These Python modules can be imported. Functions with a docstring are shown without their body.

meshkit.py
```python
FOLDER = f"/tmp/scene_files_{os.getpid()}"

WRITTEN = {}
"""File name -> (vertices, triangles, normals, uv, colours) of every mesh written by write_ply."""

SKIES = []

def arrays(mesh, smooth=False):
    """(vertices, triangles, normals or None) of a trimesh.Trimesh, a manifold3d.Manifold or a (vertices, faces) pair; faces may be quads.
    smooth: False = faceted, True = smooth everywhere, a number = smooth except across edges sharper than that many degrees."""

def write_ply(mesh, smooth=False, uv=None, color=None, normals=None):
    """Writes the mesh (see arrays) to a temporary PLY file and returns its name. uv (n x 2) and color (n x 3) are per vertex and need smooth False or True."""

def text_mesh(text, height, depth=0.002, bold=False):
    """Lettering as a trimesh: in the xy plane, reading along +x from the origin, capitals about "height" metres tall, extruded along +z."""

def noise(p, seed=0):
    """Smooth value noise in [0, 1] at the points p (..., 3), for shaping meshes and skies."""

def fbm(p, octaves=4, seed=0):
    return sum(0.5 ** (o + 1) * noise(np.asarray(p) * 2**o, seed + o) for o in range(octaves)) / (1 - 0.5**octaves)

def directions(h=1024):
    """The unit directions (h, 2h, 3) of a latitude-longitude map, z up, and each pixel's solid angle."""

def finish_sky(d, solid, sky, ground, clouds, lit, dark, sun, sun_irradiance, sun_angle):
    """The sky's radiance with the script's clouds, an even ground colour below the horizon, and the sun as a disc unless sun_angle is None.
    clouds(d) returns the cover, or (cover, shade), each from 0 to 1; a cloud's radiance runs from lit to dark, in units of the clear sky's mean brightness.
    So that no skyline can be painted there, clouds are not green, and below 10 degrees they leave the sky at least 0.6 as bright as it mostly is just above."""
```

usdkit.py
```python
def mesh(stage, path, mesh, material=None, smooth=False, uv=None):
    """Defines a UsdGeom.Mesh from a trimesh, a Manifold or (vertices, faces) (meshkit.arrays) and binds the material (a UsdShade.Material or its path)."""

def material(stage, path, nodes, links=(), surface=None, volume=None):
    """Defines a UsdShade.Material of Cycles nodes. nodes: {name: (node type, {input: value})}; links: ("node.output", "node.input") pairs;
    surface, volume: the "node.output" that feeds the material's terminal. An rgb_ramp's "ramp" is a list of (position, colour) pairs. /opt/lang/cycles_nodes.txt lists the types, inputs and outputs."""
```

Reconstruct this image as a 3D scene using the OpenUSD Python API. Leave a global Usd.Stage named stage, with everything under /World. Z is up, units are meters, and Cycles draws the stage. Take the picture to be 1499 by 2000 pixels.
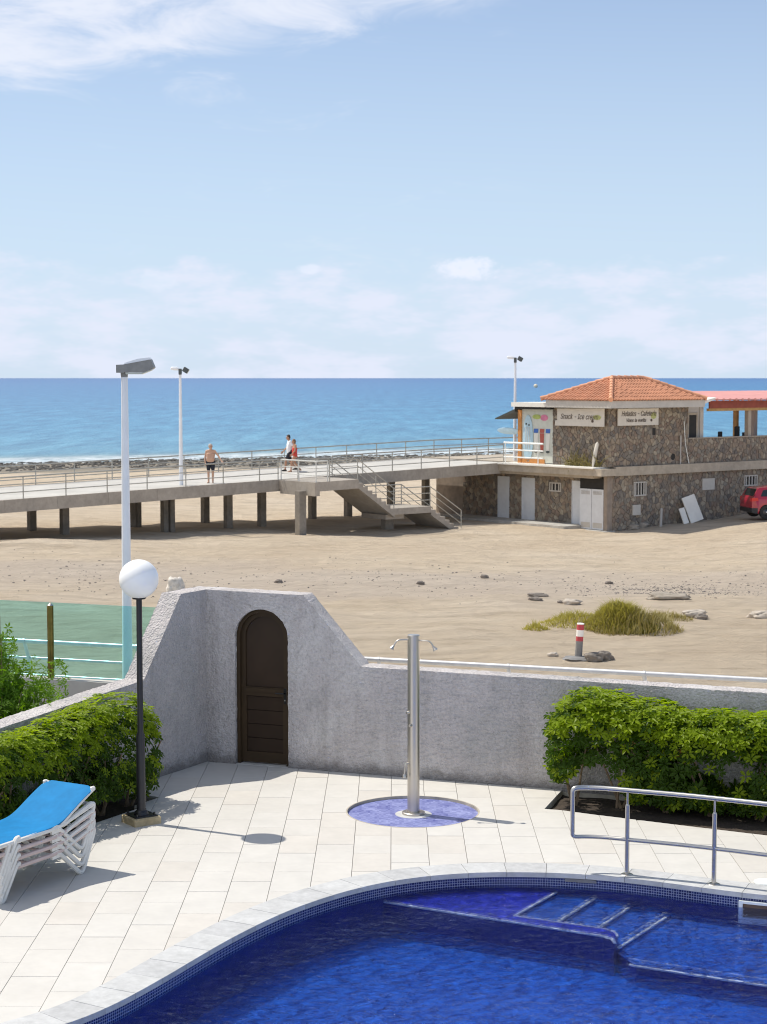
import math, random
import numpy as np, trimesh, shapely
from shapely.geometry import Polygon, LineString, Point, box as sbox
from shapely import affinity
from scipy.spatial import Voronoi
import manifold3d as m3
import usdkit, meshkit
from pxr import Usd, UsdGeom, UsdLux, UsdShade, Gf, Sdf

R = random.Random(7)
NR = np.random.default_rng(7)
stage = Usd.Stage.CreateInMemory()
UsdGeom.SetStageUpAxis(stage, 'Z')
UsdGeom.SetStageMetersPerUnit(stage, 1.0)
UsdGeom.Xform.Define(stage, '/World')
UsdGeom.Scope.Define(stage, '/World/Looks')

# ------------------------------------------------------------------ camera, sky, sun, exposure
EYE = 5.06
PITCH = math.atan(262 / 3500)
EXPOSURE = 0.45
SUN_EL = math.radians(60)
SUN_XY = np.array([-0.894, 0.447])
SUN_STRENGTH = 0.9
SKY_STRENGTH = 0.07

cam = UsdGeom.Camera.Define(stage, '/World/camera')
cam.CreateFocalLengthAttr(50.0)
cam.CreateHorizontalApertureAttr(50.0 * 1499 / 3500)
cam.CreateClippingRangeAttr((0.1, 100000.0))
cam.CreateFStopAttr(4.0)
cam.CreateFocusDistanceAttr(21.0)
cam.CreateExposureAttr(EXPOSURE)
cam.AddTranslateOp().Set((0, 0, EYE))
cam.AddRotateXOp().Set(90 - math.degrees(PITCH))

sun = UsdLux.DistantLight.Define(stage, '/World/sun')
sun.CreateIntensityAttr(SUN_STRENGTH)
sun.CreateAngleAttr(0.53)
sun.CreateNormalizeAttr(True)
sun.CreateColorAttr((1.0, 0.95, 0.86))
sun.AddRotateZOp().Set(math.degrees(math.atan2(SUN_XY[0], -SUN_XY[1])))
sun.AddRotateXOp().Set(90 - math.degrees(SUN_EL))

def sky_material():
    N, L = {}, []
    def nd(name, kind, **kw):
        N[name] = (kind, kw)
        return name
    def mth(name, op, a, b=None, clamp=False):
        kw = {'math_type': op, 'use_clamp': clamp}
        for i, v in ((1, a), (2, b)):
            if v is None: continue
            if isinstance(v, str): L.append((v, f'{name}.value{i}'))
            else: kw[f'value{i}'] = float(v)
        N[name] = ('math', kw)
        return name + '.value'
    def smooth(name, v, lo, hi, to0=0, to1=1):
        N[name] = ('map_range', {'range_type': 'smoothstep', 'from_min': lo, 'from_max': hi, 'to_min': to0, 'to_max': to1})
        L.append((v, name + '.value'))
        return name + '.result'
    nd('sky', 'sky_texture', sky_type='single_scattering', sun_disc=False, sun_elevation=SUN_EL,
       sun_rotation=math.atan2(SUN_XY[0], SUN_XY[1]), altitude=10.0, air_density=1.0, aerosol_density=0.6, ozone_density=2.2)
    nd('tc', 'texture_coordinate')
    nd('s', 'separate_xyz'); L.append(('tc.generated', 's.vector'))
    az = mth('az', 'arctan2', 's.x', 's.y')
    el = mth('el', 'arcsine', 's.z')
    nd('c', 'combine_xyz'); L.append((az, 'c.x')); L.append((el, 'c.y'))
    # high streaky cloud, upper left
    nd('mp', 'mapping', scale=(13.0, 40.0, 1.0), rotation=(0, 0, -0.20), location=(3.1, 1.7, 0)); L.append(('c.vector', 'mp.vector'))
    nd('n1', 'noise_texture', scale=1.0, detail=7.0, roughness=0.62, distortion=0.7); L.append(('mp.vector', 'n1.vector'))
    # edge of the bank: el > .175 + .19*az
    e1 = mth('e1', 'multiply', az, 0.17)
    e2 = mth('e2', 'subtract', el, e1)
    b1 = smooth('b1', e2, 0.168, 0.214)
    n1s = mth('n1s', 'multiply', mth('n1c', 'subtract', 'n1.fac', 0.5), 2.6)
    c1 = mth('c1', 'add', b1, n1s)
    cir = smooth('cir', c1, 0.15, 1.25, 0, 0.88)
    azf = smooth('azf', az, 0.0, 0.1, 1.0, 0.0)
    cir2 = mth('cir2', 'multiply', cir, azf)
    # haze and low bank of cumulus along the horizon
    nd('mp2', 'mapping', scale=(26.0, 60.0, 1.0), location=(1.3, 4.4, 0)); L.append(('c.vector', 'mp2.vector'))
    nd('n2', 'noise_texture', scale=1.0, detail=6.0, roughness=0.6); L.append(('mp2.vector', 'n2.vector'))
    top = mth('top', 'multiply', 'n2.fac', 0.062)
    d = mth('d', 'subtract', top, el)
    lowa = smooth('lowa', d, -0.036, -0.016, 0, 0.95)
    nd('mp4', 'mapping', scale=(17.0, 48.0, 1.0), location=(7.3, 2.4, 0)); L.append(('c.vector', 'mp4.vector'))
    nd('n4', 'noise_texture', scale=1.0, detail=6.0, roughness=0.6); L.append(('mp4.vector', 'n4.vector'))
    lowa = mth('lowb', 'multiply', lowa, smooth('ln', 'n4.fac', 0.38, 0.62, 0.12, 1.0))
    # one bright puff
    def blob(k, a0, e0, ra, re_):
        x = mth(f'x{k}', 'divide', mth(f'xa{k}', 'subtract', az, a0), ra)
        y = mth(f'y{k}', 'divide', mth(f'ya{k}', 'subtract', el, e0), re_)
        r2 = mth(f'r{k}', 'add', mth(f'xx{k}', 'multiply', x, x), mth(f'yy{k}', 'multiply', y, y))
        nn = mth(f'nn{k}', 'multiply', 'n3.fac', 1.9)
        v = mth(f'v{k}', 'add', r2, nn)
        return smooth(f'bl{k}', v, 1.9, 1.05, 0, .8)
    nd('mp3', 'mapping', scale=(120.0, 160.0, 1.0)); L.append(('c.vector', 'mp3.vector'))
    nd('n3', 'noise_texture', scale=1.0, detail=4.0, roughness=0.6); L.append(('mp3.vector', 'n3.vector'))
    p1 = blob(1, 0.047, 0.0605, 0.021, 0.0075)
    p2 = blob(2, -0.042, 0.0600, 0.0085, 0.0035)
    p3 = blob(3, -0.125, 0.053, 0.014, 0.007)
    p = mth('pp', 'maximum', p1, mth('p2m', 'multiply', p2, 0.6))
    pq = mth('pq', 'maximum', p, mth('p3m', 'multiply', p3, 0.35))
    # clear-air whitening towards the horizon: thin haze layer
    hz = smooth('hz', el, 0.30, 0.0, 0.22, 0.80)
    nd('sk', 'mix_color', blend_type='multiply', fac=1.0, use_clamp=False, b=(.97, 1.03, 1.22)); L.append(('sky.color', 'sk.a'))
    nd('hm', 'mix_color', b=(7.1, 8.75, 10.6)); L += [('sk.result', 'hm.a'), (hz, 'hm.fac')]
    nd('m1', 'mix_color', b=(9.0, 9.4, 10.5)); L += [('hm.result', 'm1.a'), (cir2, 'm1.fac')]
    nd('m2', 'mix_color', b=(8.3, 8.8, 10.3)); L += [('m1.result', 'm2.a'), (lowa, 'm2.fac')]
    nd('m3', 'mix_color', b=(9.3, 9.7, 11.0)); L += [('m2.result', 'm3.a'), (pq, 'm3.fac')]
    nd('bg', 'background_shader', strength=SKY_STRENGTH); L.append(('m3.result', 'bg.color'))
    for q in ('hm', 'm1', 'm2', 'm3'): N[q][1]['use_clamp'] = False
    return usdkit.material(stage, '/World/Looks/sky', N, L, surface='bg.background')

dome = UsdLux.DomeLight.Define(stage, '/World/sky')
UsdShade.MaterialBindingAPI.Apply(dome.GetPrim()).Bind(sky_material())
dome.GetPrim().SetCustomDataByKey('kind', 'structure')

# ------------------------------------------------------------------ helpers
F_ = np.array([0, math.cos(PITCH), -math.sin(PITCH)])
U_ = np.array([0, math.sin(PITCH), math.cos(PITCH)])
def ray(px, py):
    return F_ + np.array([1.0, 0, 0]) * (px - 749.5) / 3500 - U_ * (py - 1000) / 3500
def at(px, py, z=0.0):
    """point of the horizontal plane z that a sight line meets"""
    r = ray(px, py); k = (z - EYE) / r[2]
    return np.array([r[0] * k, r[1] * k, z])
def aty(px, py, y):
    r = ray(px, py); k = y / r[1]
    return np.array([r[0] * k, y, EYE + r[2] * k])

used = {}
def fresh(parent, name):
    key = f'{parent}/{name}'
    n = used.get(key, -1) + 1
    used[key] = n
    return key if n == 0 else f'{key}_{n:03d}'
def tag(prim, label=None, cat=None, group=None, kind=None):
    for k, v in (('label', label), ('category', cat), ('group', group), ('kind', kind)):
        if v: prim.SetCustomDataByKey(k, v)
    return prim
INV = {}
def thing(name, label, cat, loc=(0, 0, 0), rot=0.0, group=None, kind=None):
    x = UsdGeom.Xform.Define(stage, fresh('/World', name))
    loc = tuple(float(v) for v in loc)
    x.AddTranslateOp().Set(loc); x.AddRotateZOp().Set(math.degrees(rot))
    c, s = math.cos(rot), math.sin(rot)
    M = np.eye(4); M[:2, :2] = [[c, -s], [s, c]]; M[:3, 3] = loc
    INV[str(x.GetPath())] = np.linalg.inv(M)
    return tag(x.GetPrim(), label, cat, group, kind)
def tri(mesh):
    v, f, _ = meshkit.arrays(mesh)
    return trimesh.Trimesh(v, f, process=False)
def part(parent, name, mesh, mat, smooth=False, label=None, kind=None, world=True, uv=None, group=None):
    """one mesh under parent; world: the vertices are given in world space"""
    p = str(parent.GetPath()) if parent is not None else '/World'
    if isinstance(mesh, (list,)):
        mesh = trimesh.util.concatenate([tri(m) for m in mesh])
    else:
        mesh = tri(mesh)
    root = '/'.join(p.split('/')[:3])
    if world and parent is not None and root in INV:
        mesh = mesh.copy(); mesh.apply_transform(INV[root])
    m = usdkit.mesh(stage, fresh(p, name), mesh, M[mat] if isinstance(mat, str) else mat, smooth=smooth, uv=uv)
    return tag(m.GetPrim(), label, None, group, kind)
def struct(name, mesh, mat, smooth=False, kind='structure', uv=None):
    return part(None, name, mesh, mat, smooth, kind=kind, uv=uv)
def dup(first, loc, rot, label, group=None):
    was = first.GetCustomData()
    base = first.GetName().split('_0')[0]
    x = UsdGeom.Xform.Define(stage, fresh('/World', base))
    x.GetPrim().GetReferences().AddInternalReference(first.GetPath())
    x.GetPrim().SetInstanceable(True)
    x.ClearXformOpOrder()
    ops = {o.GetOpName(): o for o in UsdGeom.Xformable(first).GetOrderedXformOps()}
    x.GetPrim().GetAttribute('xformOp:translate').Set(tuple(float(v) for v in loc))
    x.GetPrim().GetAttribute('xformOp:rotateZ').Set(math.degrees(rot))
    x.GetPrim().GetAttribute('xformOpOrder').Set(['xformOp:translate', 'xformOp:rotateZ'])
    return tag(x.GetPrim(), label, was['category'], group or was.get('group'))

# --- meshes
def bx(x0, x1, y0, y1, z0, z1):
    m = trimesh.creation.box([abs(x1 - x0), abs(y1 - y0), abs(z1 - z0)])
    m.apply_translation([(x0 + x1) / 2, (y0 + y1) / 2, (z0 + z1) / 2]); return m
def rbox(x0, x1, y0, y1, z0, z1, r=0.01):
    """box with chamfered edges"""
    a = np.array([[x0, x1], [y0, y1], [z0, z1]], float); a.sort(axis=1)
    pts = []
    for k in range(3):
        lo, hi = a[:, 0] + r, a[:, 1] - r
        lo[k] -= r; hi[k] += r
        pts += [[(lo, hi)[i][0], (lo, hi)[j][1], (lo, hi)[l][2]] for i in (0, 1) for j in (0, 1) for l in (0, 1)]
    return trimesh.Trimesh(np.array(pts)).convex_hull
def tube(pts, r, sides=10, cap=True):
    p = np.asarray(pts, float)
    r = np.broadcast_to(np.asarray(r, float), (len(p),))
    t = np.gradient(p, axis=0)
    seg = np.diff(p, axis=0); seg /= np.linalg.norm(seg, axis=1, keepdims=True) + 1e-12
    t[0], t[-1] = seg[0], seg[-1]
    if len(p) > 2: t[1:-1] = seg[:-1] + seg[1:]
    t /= np.linalg.norm(t, axis=1, keepdims=True) + 1e-12
    ref = np.array([0, 0, 1.0]) if abs(t[0][2]) < 0.9 else np.array([1.0, 0, 0])
    a = np.cross(t[0], ref); a /= np.linalg.norm(a)
    V = []
    for i in range(len(p)):
        a = a - t[i] * np.dot(a, t[i]); a /= np.linalg.norm(a) + 1e-12
        b = np.cross(t[i], a)
        k = 1.0
        if 0 < i < len(p) - 1:
            k = 1.0
        for q in range(sides):
            w = 2 * math.pi * q / sides
            V.append(p[i] + r[i] * k * (math.cos(w) * a + math.sin(w) * b))
    Fc = []
    for i in range(len(p) - 1):
        for q in range(sides):
            A, B = i * sides + q, i * sides + (q + 1) % sides
            Fc += [[A, B, B + sides], [A, B + sides, A + sides]]
    if cap:
        n = len(V); V += [p[0], p[-1]]
        for q in range(sides):
            Fc.append([n, (q + 1) % sides, q])
            o = (len(p) - 1) * sides
            Fc.append([n + 1, o + q, o + (q + 1) % sides])
    return trimesh.Trimesh(np.array(V), np.array(Fc), process=False)
def arc(p0, corner, p1, n=6):
    """quadratic corner from p0 to p1"""
    p0, c, p1 = map(np.asarray, (p0, corner, p1))
    return [(1 - t) ** 2 * p0 + 2 * t * (1 - t) * c + t * t * p1 for t in np.linspace(0, 1, n)]
def rounded(pts, r, n=5):
    pts = [np.asarray(p, float) for p in pts]
    out = [pts[0]]
    for i in range(1, len(pts) - 1):
        a, b, c = pts[i - 1], pts[i], pts[i + 1]
        da, dc = a - b, c - b
        ra = min(r, np.linalg.norm(da) * .45); rc = min(r, np.linalg.norm(dc) * .45)
        out += arc(b + da / np.linalg.norm(da) * ra, b, b + dc / np.linalg.norm(dc) * rc, n)
    out.append(pts[-1])
    return out
def lathe(profile, center, sides=32):
    m = trimesh.creation.revolve(np.array(profile, float), sections=sides)
    m.apply_translation(center); return m
def prism(poly, h, M4=None):
    """extrude shapely polygon by h along +z, then transform"""
    polys = list(getattr(poly, 'geoms', [poly]))
    ms = [trimesh.creation.extrude_polygon(p, h, engine='earcut') for p in polys if p.area > 1e-6]
    m = trimesh.util.concatenate(ms) if len(ms) > 1 else ms[0]
    if M4 is not None: m.apply_transform(M4)
    return m
def frame(o, u, v, w):
    T = np.eye(4); T[:3, 0], T[:3, 1], T[:3, 2], T[:3, 3] = u, v, w, o; return T
def sheet(poly, z, maxlen=None):
    v, f = trimesh.creation.triangulate_polygon(poly, engine='earcut')
    m = trimesh.Trimesh(np.c_[v, np.full(len(v), z)], f, process=False)
    if m.face_normals[0][2] < 0: m.invert()
    return m
def blobrock(r, sx, sy, sz, seed, sub=2, amp=.45):
    m = trimesh.creation.icosphere(subdivisions=sub, radius=1.0)
    v = np.array(m.vertices)
    n = meshkit.fbm(v * 1.7 + seed * 3.7, 4, seed) - .5
    v = np.sign(v) * np.abs(v) ** .8 * (1 + amp * 2.6 * n)[:, None] * np.array([sx, sy, sz]) * r
    return trimesh.Trimesh(v, m.faces, process=False)
def rough(mesh, size, amp, scale, seed=0):
    """subdivide and roughen a mesh along its normals"""
    v, f = trimesh.remesh.subdivide_to_size(mesh.vertices, mesh.faces, size, max_iter=12)
    m = trimesh.Trimesh(v, f, process=True); m.merge_vertices()
    v = np.array(m.vertices)
    n = meshkit.fbm(v * scale + 50, 3, seed) - .5
    n2 = meshkit.noise(v * scale * 3.1 + 20, seed + 9) - .5
    m.vertices = v + np.array(m.vertex_normals) * (amp * (1.6 * n + .7 * n2))[:, None]
    return m

# ------------------------------------------------------------------ materials
M = {}
def mat(name, col, rough_=0.6, var=0.12, scale=3.0, bump=None, metal=0.0, spec=0.5, island=0.0, coat=0.0, fine=None, col2=None, detail=5.0, **pk):
    c = np.array(col, float)
    lo = c * (1 - var); hi = np.minimum(c * (1 + var), 1) if col2 is None else np.array(col2, float)
    N = {'g': ('geometry', {}), 'n': ('noise_texture', {'scale': scale, 'detail': detail, 'roughness': .6}),
         'r': ('rgb_ramp', {'ramp': [(.3, tuple(lo)), (.7, tuple(hi))]}),
         'p': ('principled_bsdf', {'roughness': rough_, 'metallic': metal, 'specular_ior_level': spec, 'coat_weight': coat, **pk})}
    L = [('g.position', 'n.vector'), ('n.fac', 'r.fac')]
    out = 'r.color'
    if fine:
        fs, fv = fine
        N['nf'] = ('noise_texture', {'scale': fs, 'detail': 3.0, 'roughness': .7})
        N['rf'] = ('rgb_ramp', {'ramp': [(.3, (1 - fv,) * 3), (.7, (1 + 0 * fv,) * 3)]})
        N['mf'] = ('mix_color', {'blend_type': 'multiply', 'fac': 1.0})
        L += [('g.position', 'nf.vector'), ('nf.fac', 'rf.fac'), (out, 'mf.a'), ('rf.color', 'mf.b')]
        out = 'mf.result'
    if island:
        N['ri'] = ('rgb_ramp', {'ramp': [(0, (1 - island,) * 3), (1, (1, 1, 1))]})
        N['mi'] = ('mix_color', {'blend_type': 'multiply', 'fac': 1.0})
        L += [('g.random_per_island', 'ri.fac'), (out, 'mi.a'), ('ri.color', 'mi.b')]
        out = 'mi.result'
    L.append((out, 'p.base_color'))
    if bump:
        bs, bst, bd = bump
        N['nb'] = ('noise_texture', {'scale': bs, 'detail': 4.0, 'roughness': .65})
        N['b'] = ('bump', {'strength': bst, 'distance': bd})
        L += [('g.position', 'nb.vector'), ('nb.fac', 'b.height'), ('b.normal', 'p.normal')]
    M[name] = usdkit.material(stage, f'/World/Looks/{name}', N, L, surface='p.BSDF')

mat('tile_cream', (.555, .53, .485), .55, .05, 1.6, bump=(40, .15, .004), fine=(9, .06), spec=.35)
mat('tile_pale', (.56, .538, .495), .55, .05, 1.9, bump=(40, .15, .004), fine=(7, .06), spec=.35)
mat('tile_warm', (.55, .518, .468), .55, .06, 1.4, bump=(40, .15, .004), fine=(8, .07), spec=.35)
mat('grout', (.40, .36, .29), .9, .25, 5)
mat('coping', (.49, .49, .48), .6, .10, 3.5, bump=(30, .25, .006), fine=(14, .12))
mat('coping_grey', (.45, .45, .445), .6, .12, 3.0, bump=(30, .25, .006), fine=(12, .15))
mat('stainless', (.56, .52, .46), .34, .04, 2, metal=1.0)
mat('steel_rail', (.52, .495, .455), .30, .04, 3, metal=1.0)
mat('galvanised', (.58, .58, .57), .45, .12, 8, metal=.55)
mat('pier_rail', (.36, .35, .31), .5, .2, 4, metal=.4)
mat('white_rail', (.75, .76, .72), .45, .1, 4)
mat('pale_rail', (.55, .55, .51), .45, .1, 4)
mat('black_paint', (.012, .012, .014), .35, .2, 6)
mat('base_block', (.42, .33, .19), .85, .3, 9, bump=(60, .5, .01))
mat('lamp_grey', (.22, .215, .20), .55, .15, 9)
mat('lamp_white', (.74, .75, .76), .4, .05, 3)
mat('lamp_dark', (.06, .07, .07), .5, .2, 9)
mat('lens', (.55, .58, .52), .2, .05, 4)
mat('sand_conc', (.36, .32, .27), .9, .18, .7, fine=(5, .22), bump=(22, .3, .01))
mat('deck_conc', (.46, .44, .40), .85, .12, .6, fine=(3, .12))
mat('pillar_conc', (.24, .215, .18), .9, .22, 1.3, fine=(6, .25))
mat('soil', (.045, .032, .022), .95, .35, 9, bump=(30, .8, .03))
mat('stem', (.20, .14, .085), .85, .3, 12, bump=(50, .5, .01))
mat('door_brown', (.044, .027, .013), .5, .2, 2.0, spec=.25)
mat('door_panel', (.032, .019, .011), .45, .25, 1.5, spec=.25)
mat('black_metal', (.01, .01, .01), .3, .1, 5)
mat('brass', (.20, .16, .045), .32, .35, 9, metal=.8)
mat('white_plastic', (.72, .69, .63), .4, .08, 7, fine=(20, .06))
mat('beige_plastic', (.60, .47, .42), .45, .08, 7)
mat('blue_sling', (.006, .19, .44), .75, .10, 3.5, bump=(160, .25, .003), fine=(8, .14), spec=.2)
mat('globe', (.86, .85, .82), .28, .02, 2, spec=.5, subsurface_weight=.0)
mat('concrete', (.42, .40, .36), .9, .2, 2, fine=(9, .2))
mat('mortar', (.25, .205, .165), .95, .2, 3, bump=(40, .5, .01))
STONE = [(.24, .19, .14), (.20, .165, .13), (.275, .22, .16), (.155, .135, .115), (.215, .16, .12), (.31, .265, .20), (.215, .19, .155)]
for i, c in enumerate(STONE):
    mat(f'field_stone_{i}', c, .9, .25, 5, bump=(25, .5, .02))
mat('plaster', (.50, .47, .42), .8, .08, 2, fine=(6, .1))
mat('plaster_grey', (.42, .40, .37), .8, .1, 2)
mat('slab_edge', (.42, .36, .28), .85, .15, 1.5, fine=(5, .2))
mat('slab_top', (.72, .69, .62), .8, .08, 2)
mat('white_door', (.62, .64, .66), .5, .05, 2, fine=(6, .08))
mat('dark', (.02, .018, .016), .8, .2, 5)
mat('sign_board', (.60, .56, .49), .6, .06, 3)
mat('sign_ink', (.09, .065, .05), .7, .1, 5)
mat('sign_green', (.40, .42, .16), .7, .2, 9)
mat('terracotta', (.58, .235, .105), .8, .22, 1.8, fine=(7, .22))
mat('terracotta_ridge', (.62, .30, .17), .8, .2, 3)
mat('canopy_top', (.55, .25, .22), .7, .12, 1.5)
mat('canopy_red', (.26, .06, .035), .8, .2, 2)
mat('timber', (.40, .24, .08), .7, .2, 4)
mat('orange_wood', (.52, .22, .06), .7, .2, 4)
mat('awning_dark', (.05, .055, .05), .7, .2, 3)
mat('board_blue', (.42, .58, .66), .35, .12, 4)
mat('poster_white', (.56, .57, .50), .6, .08, 5)
mat('poster_blue', (.05, .14, .45), .6, .1, 5)
mat('poster_red', (.42, .09, .06), .6, .15, 5)
mat('poster_pink', (.62, .20, .32), .6, .15, 5)
mat('poster_green', (.38, .45, .12), .6, .15, 5)
mat('poster_brown', (.20, .12, .07), .6, .15, 5)
mat('car_red', (.32, .010, .028), .25, .03, 3, coat=1.0, coat_roughness=.04)
mat('car_glass', (.012, .018, .018), .05, .1, 2, spec=.8)
mat('rubber', (.015, .015, .015), .8, .2, 9)
mat('alloy', (.08, .08, .085), .35, .1, 9, metal=.8)
mat('tail_light', (.55, .02, .02), .15, .05, 3)
mat('car_trim', (.02, .02, .022), .5, .1, 5)
mat('skin', (.50, .30, .20), .55, .08, 12)
mat('skin_tan', (.42, .22, .13), .55, .08, 12)
mat('hair_grey', (.42, .38, .33), .8, .2, 40)
mat('hair_dark', (.03, .02, .014), .7, .3, 40)
mat('hair_brown', (.17, .09, .045), .7, .3, 40)
mat('cloth_navy', (.012, .014, .022), .85, .2, 9)
mat('cloth_white', (.74, .74, .74), .85, .06, 9)
mat('cloth_red', (.55, .05, .035), .8, .1, 9)
mat('shoe_black', (.02, .02, .02), .7, .2, 9)
mat('bollard_red', (.40, .05, .06), .7, .2, 12)
mat('bollard_white', (.72, .70, .66), .7, .1, 12)
mat('bollard_grey', (.19, .185, .18), .85, .2, 9)
mat('boulder_pale', (.60, .55, .48), .95, .25, 14, bump=(30, .7, .03))
mat('grass_core', (.30, .26, .11), .95, .3, 9)
mat('rock', (.30, .26, .21), .95, .3, 4, bump=(20, .6, .03))
mat('rock_pale', (.42, .37, .31), .95, .2, 9, bump=(25, .6, .03))
mat('rock_dark', (.19, .165, .14), .95, .3, 3, bump=(20, .6, .03))
mat('gravel', (.50, .44, .39), .95, .3, 1.0, island=.65)
mat('shingle', (.33, .305, .265), .95, .3, 1.0, island=.75)
mat('buoy', (.75, .62, .42), .6, .1, 1)
mat('promenade', (.50, .46, .40), .9, .12, 1, fine=(6, .15))
mat('skimmer', (.70, .72, .70), .4, .05, 3)

def leafmat(name, dark, light, yellow, trans=.35):
    N = {'g': ('geometry', {}), 'r': ('rgb_ramp', {'ramp': [(0, dark), (.5, light), (1, yellow)]}),
         'p': ('principled_bsdf', {'roughness': .46, 'specular_ior_level': .28}),
         't': ('translucent_bsdf', {}), 'h': ('hsv', {'saturation': 1.12, 'value': 1.6}), 'm': ('mix_closure', {'fac': trans})}
    L = [('g.random_per_island', 'r.fac'), ('r.color', 'p.base_color'), ('r.color', 'h.color'), ('h.color', 't.color'),
         ('p.BSDF', 'm.closure1'), ('t.BSDF', 'm.closure2')]
    M[name] = usdkit.material(stage, f'/World/Looks/{name}', N, L, surface='m.closure')
leafmat('leaf_old', (.055, .105, .008), (.135, .205, .012), (.32, .35, .018), .56)
leafmat('leaf_young', (.24, .32, .012), (.42, .47, .018), (.62, .60, .03), .55)
leafmat('leaf_bush', (.13, .23, .025), (.27, .38, .04), (.44, .52, .06), .56)
leafmat('leaf_dead', (.20, .10, .02), (.40, .22, .03), (.50, .36, .05))
leafmat('grass_green', (.30, .27, .07), (.50, .44, .13), (.58, .52, .21), .40)
leafmat('grass_dry', (.26, .22, .08), (.38, .33, .12), (.48, .42, .20), .25)

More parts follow.
